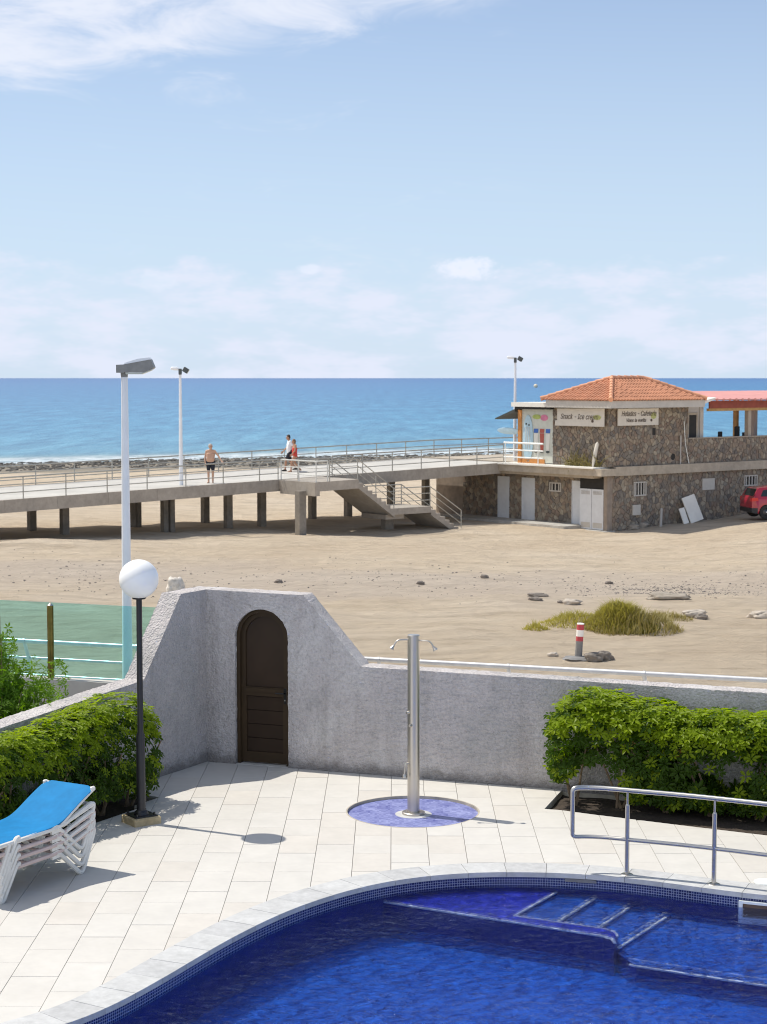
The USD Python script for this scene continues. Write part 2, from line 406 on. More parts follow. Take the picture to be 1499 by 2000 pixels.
def stucco():
    N = {'g': ('geometry', {}),
         'n': ('noise_texture', {'scale': .9, 'detail': 6, 'roughness': .6}),
         'r': ('rgb_ramp', {'ramp': [(.34, (.45, .435, .425)), (.5, (.56, .52, .505)), (.66, (.63, .60, .58))]}),
         'nf': ('noise_texture', {'scale': 26, 'detail': 5, 'roughness': .75}),
         'rf': ('rgb_ramp', {'ramp': [(.30, (.74, .74, .74)), (.5, (.98, .98, .98)), (.7, (1.08, 1.08, 1.08))]}),
         'mf': ('mix_color', {'blend_type': 'multiply', 'fac': 1.0}),
         'v': ('voronoi_texture', {'scale': 34, 'feature': 'f1'}),
         'nb': ('noise_texture', {'scale': 38, 'detail': 5, 'roughness': .7}),
         'ad': ('math', {'math_type': 'multiply_add', 'value2': .7}),
         'b': ('bump', {'strength': .9, 'distance': .03}),
         'p': ('principled_bsdf', {'roughness': .92, 'specular_ior_level': .25})}
    L = [('g.position', 'n.vector'), ('n.fac', 'r.fac'), ('g.position', 'nf.vector'), ('nf.fac', 'rf.fac'), ('r.color', 'mf.a'), ('rf.color', 'mf.b'),
         ('mf.result', 'p.base_color'), ('g.position', 'v.vector'), ('g.position', 'nb.vector'), ('v.distance', 'ad.value1'), ('nb.fac', 'ad.value3'),
         ('ad.value', 'b.height'), ('b.normal', 'p.normal')]
    N['sz'] = ('separate_xyz', {}); N['ms'] = ('mapping', {'scale': (3.2, 3.2, .35)}); N['ns'] = ('noise_texture', {'scale': 1.0, 'detail': 5, 'roughness': .65})
    N['st'] = ('rgb_ramp', {'ramp': [(.34, (.84, .83, .82)), (.5, (1, 1, 1)), (.7, (1.04, 1.03, 1.02))]})
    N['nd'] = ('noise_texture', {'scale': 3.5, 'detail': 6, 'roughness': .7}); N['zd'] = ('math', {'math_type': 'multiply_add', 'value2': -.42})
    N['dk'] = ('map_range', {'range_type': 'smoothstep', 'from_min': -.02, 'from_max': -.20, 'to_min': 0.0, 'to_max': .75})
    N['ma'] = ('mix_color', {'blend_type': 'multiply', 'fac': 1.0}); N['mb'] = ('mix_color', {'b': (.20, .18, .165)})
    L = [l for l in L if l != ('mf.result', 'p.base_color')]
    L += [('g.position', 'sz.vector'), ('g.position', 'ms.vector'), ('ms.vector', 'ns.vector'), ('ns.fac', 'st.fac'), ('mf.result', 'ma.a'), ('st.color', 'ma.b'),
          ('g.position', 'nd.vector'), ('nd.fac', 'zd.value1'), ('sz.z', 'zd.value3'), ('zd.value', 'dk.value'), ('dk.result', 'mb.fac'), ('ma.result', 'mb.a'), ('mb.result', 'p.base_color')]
    M['stucco'] = usdkit.material(stage, '/World/Looks/stucco', N, L, surface='p.BSDF')
stucco()

def mosaic(name, c1, c2, mortar, size, joint, uv, rough_=.25, bias=0.0):
    N = {'g': ('geometry', {}), 'uv': ('uvmap', {'attribute': 'st'}),
         'b': ('brick_texture', {'offset': 0.0, 'scale': 1.0, 'brick_width': size, 'row_height': size, 'mortar_size': joint, 'mortar_smooth': .1, 'bias': bias,
                                 'color1': c1, 'color2': c2, 'mortar': mortar}),
         'p': ('principled_bsdf', {'roughness': rough_})}
    L = [('uv.UV' if uv else 'g.position', 'b.vector'), ('b.color', 'p.base_color')]
    M[name] = usdkit.material(stage, f'/World/Looks/{name}', N, L, surface='p.BSDF')
mosaic('mosaic_wall', (.006, .009, .06), (.018, .027, .125), (.27, .30, .42), .026, .0028, True)
mosaic('mosaic_tray', (.05, .07, .30), (.22, .27, .55), (.45, .46, .52), .026, .004, False, .4)
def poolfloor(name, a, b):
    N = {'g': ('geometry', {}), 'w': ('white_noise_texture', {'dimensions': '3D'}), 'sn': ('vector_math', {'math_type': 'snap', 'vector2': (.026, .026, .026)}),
         'n': ('noise_texture', {'scale': 5.0, 'detail': 4, 'roughness': .7}), 'mx': ('math', {'math_type': 'multiply_add', 'value2': .45}), 'm2': ('math', {'math_type': 'multiply_add', 'value2': 1.5, 'value3': -.48}),  # broad noise paints rippling light and dark patches into the mosaic blues
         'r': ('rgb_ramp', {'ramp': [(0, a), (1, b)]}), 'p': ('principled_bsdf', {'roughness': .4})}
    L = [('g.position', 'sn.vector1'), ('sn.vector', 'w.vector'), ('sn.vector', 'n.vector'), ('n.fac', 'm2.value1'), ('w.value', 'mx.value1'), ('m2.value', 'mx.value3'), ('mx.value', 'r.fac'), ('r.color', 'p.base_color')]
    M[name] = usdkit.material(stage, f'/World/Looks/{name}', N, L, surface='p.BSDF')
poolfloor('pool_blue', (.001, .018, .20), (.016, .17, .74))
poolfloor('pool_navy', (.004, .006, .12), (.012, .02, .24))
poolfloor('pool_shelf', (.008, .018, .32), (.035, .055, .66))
mat('pool_line', (.86, .87, .86), .4, .06, 20)

def sand():
    N = {'g': ('geometry', {}), 's': ('separate_xyz', {}),
         'n1': ('noise_texture', {'scale': .16, 'detail': 7, 'roughness': .6}),
         'r1': ('rgb_ramp', {'ramp': [(.30, (.57, .46, .335)), (.5, (.63, .52, .385)), (.72, (.68, .575, .445))]}),
         'mp': ('mapping', {'scale': (.55, 1.7, 1.0)}),
         'n2': ('noise_texture', {'scale': 1.1, 'detail': 8, 'roughness': .72}),
         'r2': ('rgb_ramp', {'ramp': [(.28, (.76, .735, .71)), (.5, (.97, .97, .97)), (.75, (1.05, 1.05, 1.05))]}),
         'm1': ('mix_color', {'blend_type': 'multiply', 'fac': 1.0}),
         'nb': ('noise_texture', {'scale': 2.2, 'detail': 8, 'roughness': .75}),
         'vo': ('voronoi_texture', {'scale': 1.9, 'feature': 'smooth_f1', 'smoothness': .6}),
         'wa': ('wave_texture', {'scale': .13, 'bands_direction': 'y', 'distortion': 9.0, 'detail': 3.0, 'detail_scale': .35, 'detail_roughness': .6}),
         'wr': ('rgb_ramp', {'ramp': [(0, (1, 1, 1)), (.80, (1, 1, 1)), (.90, (.84, .83, .82)), (1, (.80, .79, .78))]}),
         'mw': ('mix_color', {'blend_type': 'multiply'}),
         'wn': ('map_range', {'range_type': 'smoothstep', 'from_min': .45, 'from_max': .62, 'to_min': 0.0, 'to_max': .6}),
         'hv': ('math', {'math_type': 'multiply_add', 'value2': .35}),
         'b': ('bump', {'strength': 1.0, 'distance': .30}),
         # gravelly, greyer band across the middle of the beach
         'wob': ('noise_texture', {'scale': .12, 'detail': 4}),
         'yw': ('math', {'math_type': 'multiply_add', 'value2': 16.0}),
         'xa': ('math', {'math_type': 'multiply_add', 'value2': .12}),
         'd': ('math', {'math_type': 'subtract', 'value2': 66.0}),
         'ab': ('math', {'math_type': 'absolute'}),
         'k': ('map_range', {'range_type': 'smoothstep', 'from_min': 9.0, 'from_max': 2.0, 'to_min': 0.0, 'to_max': 0.40}),
         'gn': ('noise_texture', {'scale': 5.0, 'detail': 6, 'roughness': .8}),
         'gr': ('rgb_ramp', {'ramp': [(.3, (.42, .36, .31)), (.6, (.56, .49, .44)), (.8, (.64, .58, .53))]}),
         'm2': ('mix_color', {}),
         # wet, dark strip by the water: distance from the waterline
         'sx': ('math', {'math_type': 'multiply_add', 'value2': -.45, 'value3': -16.2 - 150.9}),
         'sd': ('math', {'math_type': 'multiply_add', 'value2': .893}),
         'sw': ('math', {'math_type': 'multiply_add', 'value2': 14.0}),
         'wet': ('map_range', {'range_type': 'smoothstep', 'from_min': -24.0, 'from_max': -14.0, 'to_min': 0.0, 'to_max': .9}),
         'm3': ('mix_color', {'b': (.25, .225, .185)}),
         'p': ('principled_bsdf', {'roughness': .95, 'specular_ior_level': .15})}
    L = [('g.position', 's.vector'), ('g.position', 'n1.vector'), ('n1.fac', 'r1.fac'), ('g.position', 'mp.vector'), ('mp.vector', 'n2.vector'), ('n2.fac', 'r2.fac'),
         ('r1.color', 'm1.a'), ('r2.color', 'm1.b'), ('mp.vector', 'nb.vector'), ('g.position', 'vo.vector'), ('vo.distance', 'hv.value1'), ('nb.fac', 'hv.value3'), ('hv.value', 'b.height'), ('b.normal', 'p.normal'),
         ('g.position', 'wa.vector'), ('wa.fac', 'wr.fac'), ('m1.result', 'mw.a'), ('wr.color', 'mw.b'), ('n1.fac', 'wn.value'), ('wn.result', 'mw.fac'), ('g.position', 'wob.vector'), ('wob.fac', 'yw.value1'), ('s.y', 'yw.value3'), ('s.x', 'xa.value1'), ('yw.value', 'xa.value3'), ('xa.value', 'd.value1'), ('d.value', 'ab.value1'), ('ab.value', 'k.value'),
         ('g.position', 'gn.vector'), ('gn.fac', 'gr.fac'), ('mw.result', 'm2.a'), ('gr.color', 'm2.b'), ('k.result', 'm2.fac'),
         ('s.x', 'sx.value1'), ('s.y', 'sd.value1'), ('sx.value', 'sd.value3'), ('wob.fac', 'sw.value1'), ('sd.value', 'sw.value3'), ('sw.value', 'wet.value'),
         ('m2.result', 'm3.a'), ('wet.result', 'm3.fac'), ('m3.result', 'p.base_color')]
    M['sand'] = usdkit.material(stage, '/World/Looks/sand', N, L, surface='p.BSDF')
sand()

def sea_mat():
    N = {'g': ('geometry', {}), 's': ('separate_xyz', {}),
         'sx': ('math', {'math_type': 'multiply_add', 'value2': -.45, 'value3': -16.2 - 150.9}),
         'sd': ('math', {'math_type': 'multiply_add', 'value2': .893}),
         'lg': ('math', {'math_type': 'logarithm', 'value2': 10.0}),
         'mx': ('math', {'math_type': 'maximum', 'value2': 1.0}),
         'r': ('map_range', {'from_min': 1.0, 'from_max': 4.2}),
         'rr': ('rgb_ramp', {'ramp': [(0, (.16, .25, .27)), (.10, (.085, .235, .335)), (.35, (.055, .205, .345)), (.60, (.036, .155, .315)), (.85, (.026, .115, .285)), (1, (.025, .10, .26))]}),
         'mp': ('mapping', {'scale': (.24, .035, 1.0)}),
         'n1': ('noise_texture', {'scale': 1.0, 'detail': 9, 'roughness': .72}),
         'r1': ('rgb_ramp', {'ramp': [(.34, (.62, .70, .78)), (.5, (1, 1, 1)), (.66, (1.55, 1.38, 1.26))]}),
         'm1': ('mix_color', {'blend_type': 'multiply', 'fac': 1.0, 'use_clamp': False}),
         'mp2': ('mapping', {'scale': (.40, .16, 1.0), 'rotation': (0, 0, .2)}),
         'n2': ('noise_texture', {'scale': 1.0, 'detail': 7, 'roughness': .65}),
         'b': ('bump', {'strength': .8, 'distance': 1.2}),
         # surf: rows of foam near the waterline
         'mp3': ('mapping', {'scale': (.035, .05, 1.0), 'rotation': (0, 0, .47)}),
         'n3': ('noise_texture', {'scale': 1.0, 'detail': 6, 'roughness': .7}),
         'fo': ('math', {'math_type': 'multiply_add', 'value2': -26.0}),
         'f1': ('map_range', {'range_type': 'smoothstep', 'from_min': 3.0, 'from_max': -9.0, 'to_min': 0.0, 'to_max': .7}),
         'fn': ('noise_texture', {'scale': .5, 'detail': 8, 'roughness': .75}),
         'f2': ('map_range', {'range_type': 'smoothstep', 'from_min': .36, 'from_max': .60, 'to_min': .1, 'to_max': 1.0}),
         'fm': ('math', {'math_type': 'multiply'}),
         'm2': ('mix_color', {'b': (.78, .80, .80)}),
         'p': ('principled_bsdf', {'roughness': .32, 'ior': 1.33, 'specular_ior_level': .38})}
    L = [('g.position', 's.vector'), ('s.x', 'sx.value1'), ('s.y', 'sd.value1'), ('sx.value', 'sd.value3'), ('sd.value', 'mx.value1'), ('mx.value', 'lg.value1'), ('lg.value', 'r.value'),
         ('r.result', 'rr.fac'), ('g.position', 'mp.vector'), ('mp.vector', 'n1.vector'), ('n1.fac', 'r1.fac'), ('rr.color', 'm1.a'), ('r1.color', 'm1.b'),
         ('g.position', 'mp2.vector'), ('mp2.vector', 'n2.vector'), ('n2.fac', 'b.height'), ('b.normal', 'p.normal'),
         ('g.position', 'mp3.vector'), ('mp3.vector', 'n3.vector'), ('n3.fac', 'fo.value1'), ('sd.value', 'fo.value3'), ('fo.value', 'f1.value'),
         ('g.position', 'fn.vector'), ('fn.fac', 'f2.value'), ('f1.result', 'fm.value1'), ('f2.result', 'fm.value2'),
         ('m1.result', 'm2.a'), ('fm.value', 'm2.fac'), ('m2.result', 'p.base_color')]
    M['sea'] = usdkit.material(stage, '/World/Looks/sea', N, L, surface='p.BSDF')
sea_mat()

def water_mat():
    N = {'g': ('geometry', {}), 'mp': ('mapping', {'scale': (1.0, 1.35, 1.0), 'rotation': (0, 0, .35)}),
         'n': ('noise_texture', {'scale': 7.5, 'detail': 3.5, 'roughness': .58, 'distortion': .8}),
         'b': ('bump', {'strength': 1.0, 'distance': .24}),
         'fk': ('math', {'math_type': 'multiply', 'value2': 1.0, 'use_clamp': True}),
         'f': ('fresnel', {'IOR': 1.33}),
         't': ('transparent_bsdf', {'color': (.90, .95, 1.0)}),
         'rf': ('refraction_bsdf', {'color': (.90, .95, 1.0), 'IOR': 1.025, 'roughness': 0.0}),
         'mt': ('mix_closure', {'fac': .45}),
         'gl': ('glossy_bsdf', {'color': (1, 1, 1), 'roughness': .015}),
         'm': ('mix_closure', {})}
    L = [('g.position', 'mp.vector'), ('mp.vector', 'n.vector'), ('n.fac', 'b.height'), ('b.normal', 'f.normal'), ('b.normal', 'gl.normal'),
         ('f.fac', 'fk.value1'), ('fk.value', 'm.fac'), ('t.BSDF', 'mt.closure1'), ('rf.BSDF', 'mt.closure2'), ('b.normal', 'rf.normal'), ('mt.closure', 'm.closure1'), ('gl.BSDF', 'm.closure2')]
    M['pool_water'] = usdkit.material(stage, '/World/Looks/pool_water', N, L, surface='m.closure')
water_mat()
def pane(name, tint, refl=1.45):
    N = {'f': ('fresnel', {'IOR': refl}), 't': ('transparent_bsdf', {'color': tint}), 'gl': ('glossy_bsdf', {'color': (1, 1, 1), 'roughness': .02}), 'm': ('mix_closure', {})}
    M[name] = usdkit.material(stage, f'/World/Looks/{name}', N, [('f.fac', 'm.fac'), ('t.BSDF', 'm.closure1'), ('gl.BSDF', 'm.closure2')], surface='m.closure')
pane('glass_green', (.71, .945, .95))

# ------------------------------------------------------------------ terrain, sea
SH0 = np.array([-36.0, 169.0]); SHN = np.array([-.45, .893])
def shore(x, y): return SHN[0] * (x - SH0[0]) + SHN[1] * (y - SH0[1])
def ground_z(x, y):
    x, y = np.broadcast_arrays(np.asarray(x, float), np.asarray(y, float))
    z = np.interp(y, [25, 27.5, 34, 45, 60, 75, 86, 110], [-.5, -.75, -1.0, -1.15, -1.45, -1.78, -1.8, -1.95])
    w = np.clip((y - 45) / 30, 0, 1)
    z = z - .02 * (np.clip(x, -22, 11) + 14) * w + .045 * np.clip(x - 11, 0, 14) * w
    s = shore(x, y)
    k = np.clip((s + 75) / 75, 0, None)
    z = np.where(k > 0, z + (np.where(k < 1, -3.03, -3.03 - .05 * s) - z) * np.clip(k, 0, 1) ** 1.2, z)
    p = np.stack([x, y, np.zeros_like(x)], -1)
    near = np.clip((s + 6) / -20, 0.05, 1)
    z = z + near * (1 - .7 * np.exp(-(((x - 13) / 9) ** 2 + ((y - 88) / 6) ** 2))) * (.42 * (meshkit.fbm(p * [.16, .22, 1], 3, 3) - .5) + .12 * (meshkit.fbm(p * [.5, .9, 1], 3, 5) - .5) * np.clip(100 / np.maximum(y, 30), .3, 1.6))
    # the mound of drifted sand under the left end of the pier
    z = z + .30 * np.exp(-(((x + 13.2) / 2.6) ** 2 + ((y - 71.0) / 1.8) ** 2))
    z = z + .45 * np.exp(-(((x - 5.5) / 1.4) ** 2 + ((y - 44.8) / .9) ** 2)) * .5
    return z
def grid(xs, ys, zf):
    X, Y = np.meshgrid(xs, ys, indexing='xy')
    Z = zf(X, Y)
    V = np.stack([X, Y, Z], -1).reshape(-1, 3)
    nx = len(xs)
    i, j = np.meshgrid(np.arange(len(ys) - 1), np.arange(nx - 1), indexing='ij')
    a = (i * nx + j).ravel()
    F = np.vstack([np.c_[a, a + 1, a + nx + 1], np.c_[a, a + nx + 1, a + nx]])
    return trimesh.Trimesh(V, F, process=False)
xs = np.unique(np.r_[np.linspace(-260, -45, 40), np.linspace(-45, 45, 260), np.linspace(45, 260, 40)])
ys = np.unique(np.r_[np.linspace(26.2, 60, 190), np.linspace(60, 110, 150), np.linspace(110, 320, 70)])
struct('beach_sand', grid(xs, ys, ground_z), 'sand', smooth=True)
sx = [-60000, -8000, -1500, -400, -100, 100, 400, 1500, 8000, 60000]
sy = [105, 160, 260, 500, 1200, 4000, 15000, 60000]
struct('sea', grid(sx, sy, lambda x, y: np.full(x.shape, -3.0)), 'sea')
# the lower ground that everything on this side stands on
struct('terrace_ground', bx(-60, 60, -8, 23.2, -3.5, -2.2), 'soil')

# shingle along the waterline, as loose stones
def stone_field(n, place, smin, smax, flat=.55, seed=0):
    rg = np.random.default_rng(seed)
    base = trimesh.creation.icosahedron()
    bv, bf = np.array(base.vertices), np.array(base.faces)
    P = place(rg, n)
    n = len(P)
    s = smin * (smax / smin) ** (rg.random(n) ** 2.2)
    jit = 1 + .5 * (rg.random((n, len(bv), 1)) - .5)
    a = rg.random(n) * 6.28
    V = bv[None] * jit * np.stack([s * (1 + .6 * rg.random(n)), s, s * flat], 1)[:, None]
    c, q = np.cos(a)[:, None], np.sin(a)[:, None]
    V = np.stack([V[..., 0] * c - V[..., 1] * q, V[..., 0] * q + V[..., 1] * c, V[..., 2]], -1)
    V = V + P[:, None]
    F = (bf[None] + (np.arange(n) * len(bv))[:, None, None]).reshape(-1, 3)
    return trimesh.Trimesh(V.reshape(-1, 3), F, process=False)
def shingle_place(rg, n):
    t = rg.uniform(-30, 110, n); s = -rg.random(n) ** 1.3 * 24 + 2
    x = SH0[0] + .893 * t + SHN[0] * s; y = SH0[1] + .45 * t + SHN[1] * s
    return np.stack([x, y, ground_z(x, y) + .03], 1)
struct('shingle', stone_field(5000, shingle_place, .10, .36, .45, 1), 'shingle', kind='stuff')
def gravel_place(rg, n):
    px = np.r_[rg.normal(1320, 90, int(n * .45)), rg.uniform(-60, 1560, n - int(n * .45))]
    py = np.r_[rg.normal(1137, 9, int(n * .45)) + (0), rg.normal(1112, 22, n - int(n * .45))]
    pts = np.array([at(a, b, -1.3) for a, b in zip(px, py)])
    return np.stack([pts[:, 0], pts[:, 1], ground_z(pts[:, 0], pts[:, 1]) + .005], 1)
struct('gravel', stone_field(1700, gravel_place, .010, .045, .6, 2), 'gravel', kind='stuff')

# ------------------------------------------------------------------ pool terrace: walls
K = np.array([-2.33, 23.38])                              # inside corner of the two garden walls
WD = np.array([1, -.36]); WD = WD / np.linalg.norm(WD)    # along the right-hand wall
WN = np.array([-WD[1], WD[0]])                            # its outer side
LD = np.array([-.49, -.87]); LD = LD / np.linalg.norm(LD)  # along the left-hand wall
LN = np.array([LD[1], -LD[0]])                            # its outer side (left)
if LN[0] > 0: LN = -LN
def wallpt(px):
    """distance along the right-hand wall that a column of the view meets at its foot"""
    a = (px - 749.5) / 3500 * 1.012
    # K + s*WD = (x, y), x = a*y
    return (a * K[1] - K[0]) / (WD[0] - a * WD[1])
def w3(s, z, off=0.0):
    p = K + WD * s + WN * off
    return np.array([p[0], p[1], z])
TH = .30
s_d0, s_d1 = .41, 1.16                 # door opening
r_d = (s_d1 - s_d0) / 2
zspring = 2.06 - r_d
s_g0, s_g1, s_end = 1.38, 2.17, 9.5
ZW = 1.385
outline = Polygon([(-.02, -.3), (s_end, -.3), (s_end, ZW - .05), (s_g1, ZW), (s_g0, 2.27), (-.02, 2.29)])
arch = Polygon([(s_d0, -.5), (s_d1, -.5)] + [((s_d0 + s_d1) / 2 + r_d * math.cos(a), zspring + r_d * math.sin(a)) for a in np.linspace(0, math.pi, 25)])
W4 = frame(w3(0, 0), np.r_[WD, 0], (0, 0, 1), np.r_[-WN, 0])
W4o = frame(w3(0, 0, TH), np.r_[WD, 0], (0, 0, 1), np.r_[-WN, 0])
wm = prism(outline.difference(arch), TH, W4o)
t = thing('garden_wall', 'rough grey stucco garden wall with tall stepped gable around the arched door', 'wall', w3(0, 0))
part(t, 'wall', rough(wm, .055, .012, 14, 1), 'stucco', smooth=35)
# left wall
lo = Polygon([(-.26, -.3), (7.5, -.3), (7.5, .98), (3.96, 1.14), (1.36, 1.29), (.56, 2.29), (-.26, 2.29)])
L4o = frame(np.r_[K + LN * TH, 0], np.r_[LD, 0], (0, 0, 1), np.r_[-LN, 0])
lm = prism(lo, TH, L4o)
t = thing('garden_wall', 'rough grey stucco wall sloping down behind the globe lamp and left hedge', 'wall', np.r_[K, 0])
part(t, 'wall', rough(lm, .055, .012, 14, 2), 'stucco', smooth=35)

# the arched door
t = thing('arched_door', 'dark brown arched door set into the stucco gable wall', 'door', w3((s_d0 + s_d1) / 2, 0, .12))
def D4(off): return frame(w3(0, 0, off), np.r_[WD, 0], (0, 0, 1), np.r_[-WN, 0])
def dshape(inset, z0=0.005):
    r = r_d - inset
    return Polygon([(s_d0 + inset, z0), (s_d1 - inset, z0)] + [((s_d0 + s_d1) / 2 + r * math.cos(a), zspring + r * math.sin(a)) for a in np.linspace(0, math.pi, 25)])
part(t, 'door_frame', prism(dshape(.004).difference(dshape(.045, -.5)), .10, D4(.15)), 'door_brown', smooth=30)
leafd = dshape(.047, .02)
win = Polygon([(s_d0 + .105, 1.02), (s_d1 - .105, 1.02)] + [((s_d0 + s_d1) / 2 + (r_d - .105) * math.cos(a), zspring + .0 + (r_d - .105) * math.sin(a)) for a in np.linspace(0, math.pi, 25)])
low = sbox(s_d0 + .115, .16, s_d1 - .115, .90)
part(t, 'door_leaf', prism(leafd.difference(win).difference(low), .045, D4(.150)), 'door_brown', smooth=30)
part(t, 'upper_panel', prism(win.buffer(-.002), .012, D4(.140)), 'door_panel', smooth=30)
part(t, 'door_back', prism(dshape(.05, .03), .008, D4(.165)), 'door_panel')
zz = np.linspace(.162, .898, 5)
for a, b in zip(zz[:-1], zz[1:]):
    part(t, 'panel_board', prism(sbox(s_d0 + .117, a, s_d1 - .117, b - .008), .014, D4(.140)), 'door_panel')
part(t, 'mid_rail', prism(sbox(s_d0 + .09, .955, s_d1 - .09, 1.005), .012, D4(.105)), 'door_brown')
hb = part(t, 'handle_plate', prism(sbox(s_d1 - .10, .82, s_d1 - .062, 1.02), .012, D4(.104)), 'black_metal')
part(t, 'handle', tube(rounded([w3(s_d1 - .08, .96, .10), w3(s_d1 - .08, .96, .045), w3(s_d1 - .20, .96, .045)], .02), .010), 'black_metal', smooth=40)
part(t, 'lock', trimesh.creation.icosphere(2, .012).apply_translation(w3(s_d1 - .081, .865, .09)), 'stainless', smooth=True)
part(t, 'sill', prism(sbox(s_d0, -.02, s_d1, .004), .16, D4(.17)), 'tile_pale')

# ------------------------------------------------------------------ pool and deck layout
inner_px = [(134, 2000), (253.5, 1943), (355, 1886), (441, 1837.8), (522, 1797), (608.5, 1761.7), (700, 1734), (763, 1720), (819, 1713), (875, 1708), (934, 1705),
            (997, 1704), (1060, 1705), (1110, 1706.5), (1170, 1710), (1230, 1714.5), (1290, 1722), (1349.5, 1731), (1424, 1740.5), (1499, 1749)]
inner = [at(a, b)[:2] for a, b in inner_px]
tail = [(4.6, 17.05), (6.5, 16.0), (8.3, 13.8), (8.6, 10.5), (7.0, 7.2), (3.5, 5.6), (-.5, 5.8), (-3.0, 7.6), (-3.9, 10.0), (-3.55, 12.2), (-2.95, 13.35)]
ctrl = np.array(inner + tail)
from scipy.interpolate import splprep, splev
def spline(ctrl, n, s=.004):
    c = np.vstack([ctrl, ctrl[:1]])
    tck, _ = splprep([c[:, 0], c[:, 1]], s=s, per=True)
    return np.array(splev(np.linspace(0, 1, n, endpoint=False), tck)).T
pool_line = spline(ctrl, 420)
pool_poly = Polygon(pool_line)
cope_out = pool_poly.buffer(.345, join_style=1)

lbed = Polygon([tuple(at(a, b)[:2]) for a, b in ((150, 1668), (196, 1621), (238, 1562), (316, 1570), (262, 1552))] +
               [tuple(K + LD * s - LN * .012) for s in (1.75, 5.2)] + [tuple(at(60, 1735)[:2] + np.array([-.35, -.1]))])
lbed = Polygon([tuple((K + LD * s - LN * o)) for s, o in ((1.95, .004), (1.95, .66), (2.45, .66), (2.45, .78), (6.8, .78), (6.8, .004))])
rb = [at(a, b)[:2] for a, b in ((1064.5, 1580), (1097, 1582.5), (1168, 1592), (1331, 1612), (1499, 1632))]
sr0, sr1 = wallpt(1100), 8.6
rbed = Polygon([tuple(p) for p in rb] + [tuple(rb[-1] + WD * 1.6)] + [tuple(K + WD * (s_end - 2.2) - WN * .004), tuple(K + WD * sr0 - WN * .004)])
tray_c = at(806.7, 1584.5)[:2]
TR = .5 * np.linalg.norm(at(677.8, 1584.5)[:2] - at(935.6, 1584.5)[:2])
tray = Point(*tray_c).buffer(TR, 48)
room = Polygon([tuple(K - WN * .004 - 0 * LN), tuple(K + WD * 9.3 - WN * .004), (10.5, 6.0), (9.5, -6), (-9, -6), tuple(K + LD * 7.4 - LN * .004 + np.array([-1.0, -6.0])), tuple(K + LD * 7.4 - LN * .004)])
deck = room.difference(cope_out).difference(lbed).difference(rbed).difference(tray)
under = room.difference(pool_poly.buffer(.1)).difference(lbed).difference(rbed).difference(tray)
slab = prism(under, .14); slab.apply_translation([0, 0, -.165])
pd = thing('pool_deck', None, None, (0, 0, 0), kind='structure')
part(pd, 'grout_bed', slab, 'grout')
# individual tiles, laid in staggered columns
view = Polygon([tuple(at(a, b)[:2]) for a, b in ((-60, 2060), (1560, 2060), (1560, 1480), (-60, 1480))])
th = math.radians(.3)
td, tn = np.array([math.sin(th), math.cos(th)]), np.array([math.cos(th), -math.sin(th)])
o0 = np.array([.085, 19.88])
pieces = []
for i in range(-34, 34):
    for j in range(-34, 12):
        off = .36 * (i % 2)
        a = o0 + tn * (i * .402) + td * (j * .722 + off)
        g = .0028
        q = Polygon([tuple(a + tn * u + td * v) for u, v in ((g, g), (.402 - g, g), (.402 - g, .722 - g), (g, .722 - g))])
        c = q.intersection(deck.buffer(-.003))
        if c.is_empty or c.area < .002: continue
        pieces.append((not c.intersects(view), -q.centroid.y * 0 + np.hypot(q.centroid.x, q.centroid.y), i, j, c))
pieces.sort(key=lambda p: p[:2])
rest = []
def tile_mesh(c, i, j):
    m = prism(c, .022); dz = (((i * 7 + j * 13) % 5) - 2) * .0004
    m.apply_translation([0, 0, -.022 + dz]); return m
for k, (_, _, i, j, c) in enumerate(pieces):
    m = tile_mesh(c, i, j)
    kind = ('tile_cream', 'tile_pale', 'tile_cream', 'tile_warm', 'tile_pale')[(i * 31 + j * 17 + (i * j) % 3) % 5]
    if k < 300: part(pd, 'tile', m, kind)
    else: rest.append(m)
if rest: part(pd, 'tiles_beyond', rest, 'tile_cream', kind='stuff')
# soil of the planting beds
for nm, b in (('planting_bed', lbed), ('planting_bed', rbed)):
    m = sheet(b.buffer(.03), -.07)
    v, f = trimesh.remesh.subdivide_to_size(m.vertices, m.faces, .12, max_iter=10)
    v = v + np.c_[np.zeros((len(v), 2)), .06 * (meshkit.fbm(v * 5, 3, 4) - .5)]
    struct(nm, trimesh.Trimesh(v, f), 'soil', smooth=True)
    rim = b.buffer(.02).difference(b.buffer(-.001))
    m = prism(rim, .14); m.apply_translation([0, 0, -.16])
    part(pd, 'bed_edging', m, 'grout')
# pool basin
pool = thing('swimming_pool', None, None, (0, 0, 0), kind='structure')
arcl = np.r_[0, np.cumsum(np.linalg.norm(np.diff(np.vstack([pool_line, pool_line[:1]]), axis=0), axis=1))]
def ringwall(line, z0, z1, flip=False):
    n = len(line); c = np.vstack([line, line[:1]])
    V = np.vstack([np.c_[c, np.full(n + 1, z1)], np.c_[c, np.full(n + 1, z0)]])
    uv = np.vstack([np.c_[arcl, np.full(n + 1, z1)], np.c_[arcl, np.full(n + 1, z0)]])
    a = np.arange(n)
    F = np.vstack([np.c_[a, a + n + 1, a + n + 2], np.c_[a, a + n + 2, a + 1]])
    return trimesh.Trimesh(V, F, process=False), uv
WZ = -.140
ZF = -.56
rw, uv = ringwall(pool_line, -.168, -.045)
part(pool, 'mosaic_band', rw, 'mosaic_wall', uv=uv)
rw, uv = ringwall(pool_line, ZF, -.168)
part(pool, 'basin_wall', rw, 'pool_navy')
part(pool, 'basin_floor', sheet(pool_poly.buffer(.03), ZF), 'pool_blue')
